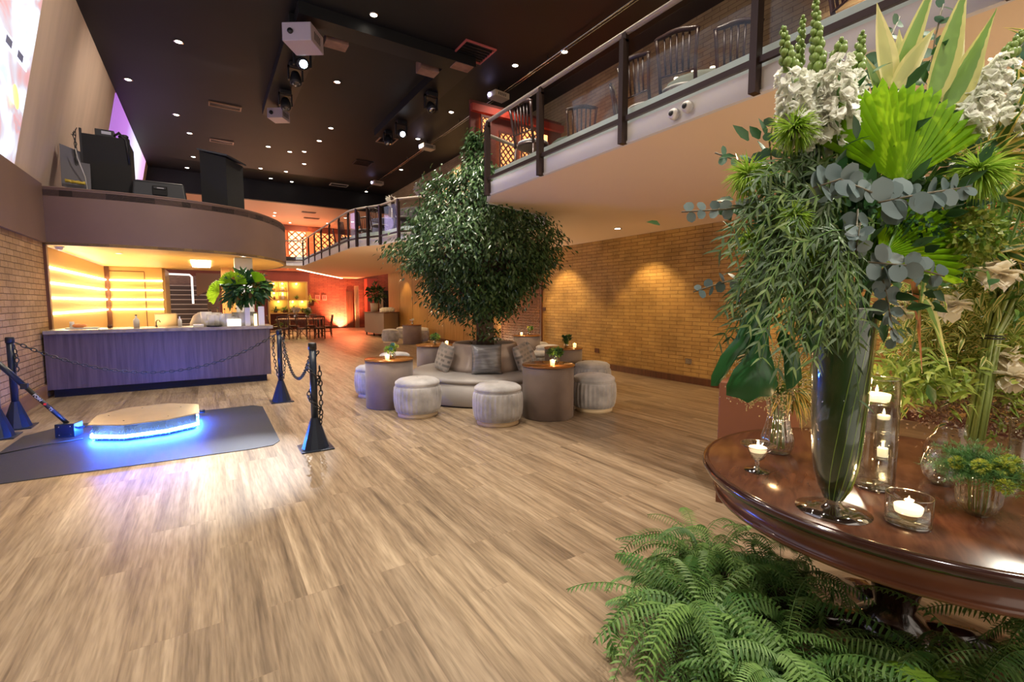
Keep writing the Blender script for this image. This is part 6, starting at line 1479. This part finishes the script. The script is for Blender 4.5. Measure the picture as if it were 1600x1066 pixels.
for (px, py, d, sx_, sz_, n_, m_) in ((1480, 480, .12, .10, .13, 800, STR2), (1440, 590, .05, .11, .055, 520, BRT), (1540, 450, .1, .12, .1, 500, STR2), (1500, 570, .15, .12, .1, 520, STR), (1590, 560, .1, .06, .16, 480, BRT), (1430, 510, .2, .08, .1, 400, STR2), (1590, 460, -.02, .05, .06, 160, LG), (1470, 400, .02, .12, .06, 420, LG), (1560, 330, .05, .1, .12, 500, LG), (1570, 240, .05, .08, .12, 300, STR)):
    b = MB()
    for k in range(n_):
        c = at2(px, py, d) + Vector((rb.gauss(0, sx_), rb.gauss(0, .07), rb.gauss(0, sz_)))
        b.leaf(c, Vector((rb.gauss(0, 1), rb.gauss(-.4, .6), rb.gauss(.2, .8))), (rb.gauss(0, .4), -.7, .8), .065 * (.6 + .7 * rb.random()), .017, 'lance', .8, .15, 4)
    obj('leaves', b, m_, AR)
for (px, py, d) in ((1410, 478, .15), (1540, 420, -.05), (1575, 560, .0), (1590, 590, -.05), (1485, 480, .0), (1590, 415, -.1), (1555, 430, -.12)):
    b = MB(); c = at2(px, py, d)
    for k in range(26): v = (gv() + Vector((0, -.8, .2))).normalized(); b.leaf(c, v, (0, 0, 1), .07, .05, 'round', .5, .2, 4)
    obj('pale_blossom', b, leaf_mat('blush_petal', (.88, .80, .62), (.97, .92, .78), trans=.4) if px == 1410 else bpy.data.materials['blush_petal'], AR)
BR2 = leaf_mat('brown_seed', (.16, .08, .04), (.36, .24, .14), trans=.1)
b = MB()
for k in range(1500):
    c = at2(1570, 640, .12) + Vector((rb.gauss(0, .10), rb.gauss(0, .05), rb.gauss(0, .075))); b.kite(c, gv(), gv(), .014, .012, .2)
obj('seed_heads', b, BR2, AR)
b = MB()
for k in range(900):
    c = at2(1475, 630, .2) + Vector((rb.gauss(0, .05), rb.gauss(0, .05), rb.gauss(0, .06))); b.kite(c, gv(), gv(), .016, .012, .2)
obj('seed_heads', b, BR2, AR)
# gold buds posy in the ribbed vase
GP = thing('bud_posy', 'posy of tiny brown buds and gold striped leaves in the ribbed vase', 'flowers', (2.28, 1.17, TZ), -YAW)
BUD = leaf_mat('tiny_bud', (.20, .13, .06), (.46, .40, .18), trans=.1)
b = MB(); st = MB(); rg = random.Random(4)
for k in range(150):
    v = Vector((rg.gauss(-.35, .62), rg.gauss(0, .6), rg.gauss(.35, .42))).normalized(); tip = Vector((0, 0, .30)) + v * (.12 + .12 * rg.random()); st.tube([(0, 0, .27), tip * .6 + Vector((0, 0, .12)), tip], .0012, 3)
    for j in range(15): p = tip + Vector((rg.gauss(0, .017), rg.gauss(0, .017), rg.gauss(0, .017))); b.ball(p, .0035, 4, 3)
obj('stem', st, STM, GP); obj('buds', b, BUD, GP)
b = MB()
for k in range(110):
    v = Vector((rg.gauss(.7, .5), rg.gauss(-.2, .5), rg.gauss(0, .5))).normalized(); b.leaf(Vector((.05, 0, .31)) + v * .05, v, (0, -1, .5), .15 * (.6 + .5 * rg.random()), .024, 'lance', 1.2, .15, 6)
obj('striped_leaves', b, leaf_mat('gold_striped_leaf', (.12, .14, .03), (.2, .2, .05), edge=(.70, .50, .14), ew=.45, trans=.25), GP)
st = MB()
for k in range(10): a = k * .63; st.tube([(.03 * math.cos(a), .03 * math.sin(a), .02), (.02 * math.cos(a), .02 * math.sin(a), .17), (.04 * math.cos(a), .04 * math.sin(a), .30)], .0035, 5)
obj('stem', st, STM, GP)
# ferny posy
FP = thing('fern_posy', 'low cushion of feathery ferns with yellow green pompoms in the fluted tumbler', 'flowers', (2.17, .44, TZ), -YAW)
ff = MB()
for k in range(260):
    v = Vector((rg.gauss(0, .9), rg.gauss(0, .75), abs(rg.gauss(0, .5)) - .05)); v.normalize(); Lf = .085 + .06 * rg.random(); base = Vector((rg.gauss(0, .015), rg.gauss(0, .015), .125)); s = v.cross(Vector((0, 0, 1))).normalized()
    for j in range(10):
        f = .25 + .75 * j / 10; c = base + v * Lf * f + Vector((0, 0, .03 * math.sin(f * 3) - .015 * f))
        for sd in (-1, 1):
            for q in range(2): ff.kite(c, s * sd + v * .7 + Vector((rg.gauss(0, .4), rg.gauss(0, .4), rg.gauss(0, .4))), (0, 0, 1), .022, .0022, .1)
obj('feather_fern', ff, leaf_mat('feathery_green', (.05, .18, .05), (.16, .32, .10), trans=.25), FP)
st = MB()
for k in range(10): a = k * .63; st.tube([(.02 * math.cos(a), .02 * math.sin(a), .01), (.03 * math.cos(a), .03 * math.sin(a), .13)], .0014, 5)
obj('stem', st, STM, FP)
PM = leaf_mat('yellow_green_pompom', (.38, .48, .05), (.62, .66, .14), trans=.3)
for (x, y, z, r_) in ((-.05, -.05, .185, .026), (.01, -.06, .19, .03), (.05, -.045, .195, .03), (.09, -.01, .16, .03), (-.015, -.095, .135, .026), (.075, -.07, .14, .03), (-.08, 0, .18, .024)):
    b = MB()
    for k in range(150): v = Vector((rg.gauss(0, 1), rg.gauss(0, 1), rg.gauss(0, 1))).normalized(); b.kite(Vector((x, y, z)) + v * r_ * .6, v + Vector((rg.gauss(0, .3), rg.gauss(0, .3), rg.gauss(0, .3))), (0, 0, 1), r_ * .5, .008, .3)
    obj('pompom', b, PM, FP)

# ================================================================ FERNS ON THE FLOOR
FRN = leaf_mat('fern_frond', (.06, .17, .035), (.22, .38, .10), rough=.45, trans=.3)
def fern(x, y, label, R0, H0, n, seed, m=FRN, az0=0, az1=6.283, pot=True):
    r = random.Random(seed); t = thing('potted_fern', label, 'plant', (x, y, 0))
    if pot:
        obj('pot', MB().lathe([(0, 0), (.09, 0), (.12, .2), (.125, .22), (.11, .22), (.10, .2), (0, .19)], 24), mat('dark_clay', (.05, .03, .02), .8), t)
    b = MB()
    for k in range(n):
        az = az0 + (az1 - az0) * ((k * .618) % 1) + r.gauss(0, .25); Lf = R0 * (.5 + .75 * r.random()); el = .1 + 1.35 * r.random(); hd = Vector((math.cos(az), math.sin(az), 0))
        o_ = Vector((r.gauss(0, .055), r.gauss(0, .055), 0)); P = [Vector((0, 0, .2)) + o_ + hd * .02]; ang = el + .2; ns = 26; cv = .9 + 1.3 * r.random(); side = hd.cross(Vector((0, 0, 1))) * r.gauss(0, .28)
        for i in range(ns):
            P.append(P[-1] + (hd * math.cos(ang) + side * (i / ns) + Vector((0, 0, math.sin(ang)))) * Lf / ns); ang -= cv / ns * (1 + .8 * el)
            if P[-1].z < .03: P[-1].z = .03
        b.tube(P, .0018, 3, at=[(0, .5, .9)] * (3 * len(P))); tw = Vector((r.gauss(0, .45), r.gauss(0, .45), 0)); rn = r.random()
        for i in range(2, ns + 1):
            f = i / ns; d = (P[i] - P[i - 1]).normalized(); s = d.cross(Vector((0, 0, 1)) + tw).normalized(); pl = .046 * (H0 / .5) * math.sin(math.pi * min(1, .1 + .9 * (1 - f) ** .75)) ** .7 + .006
            for sd in (1, -1):
                b.leaf(P[i - 1], s * sd + d * .3, Vector((0, 0, 1)) + tw, pl * (.85 + .25 * r.random()), .0115 * (Lf / .45) * (H0 / .5), 'lance', .7, .1, 2, 0, min(1, max(0, rn + r.gauss(0, .18))))
    obj('fronds', b, m, t)
    return t
fern(1.60, 1.10, 'large bright fern on the floor at the left foot of the round table', .50, .5, 105, 1)
fern(1.62, .74, 'large fern in the bottom middle, in front of the brightest one', .46, .5, 90, 2)
fern(2.0, 1.36, 'fern behind the brightest one, reaching up towards the table edge', .44, .5, 80, 3)
fern(2.0, .40, 'fern at the bottom right below the table front, with light green tips', .42, .5, 80, 4)
fern(2.70, .22, 'dark fern under the table at the lower right corner', .40, .5, 60, 5)
fern(2.2, 1.10, 'dark fern close behind the pedestal foot', .34, .5, 60, 6)
LGF = leaf_mat('light_fern_frond', (.22, .42, .04), (.36, .55, .08), rough=.45, trans=.4)
fern(1.92, .50, 'light yellow green fern with broad lobed fronds at the lower right', .42, 1.0, 9, 8, LGF)
# brown cabinet and stool behind the table
t = thing('side_console', 'low brown wooden console behind the round table, seen left of the flute vase', 'console', (3.35, 1.75, 0), R(20))
obj('body', MB().box(-.1, .6, -.1, .35, .3, .92), mat('reddish_brown_panel', (.22, .08, .04), .45, noise=.08, nscale=3), t, bevel=.008)
for x, y in ((-.08, -.08), (.55, -.08), (-.08, .3), (.55, .3)): obj('leg', MB().box(x, x + .05, y, y + .05, 0, .3), M['darkwood'], t)
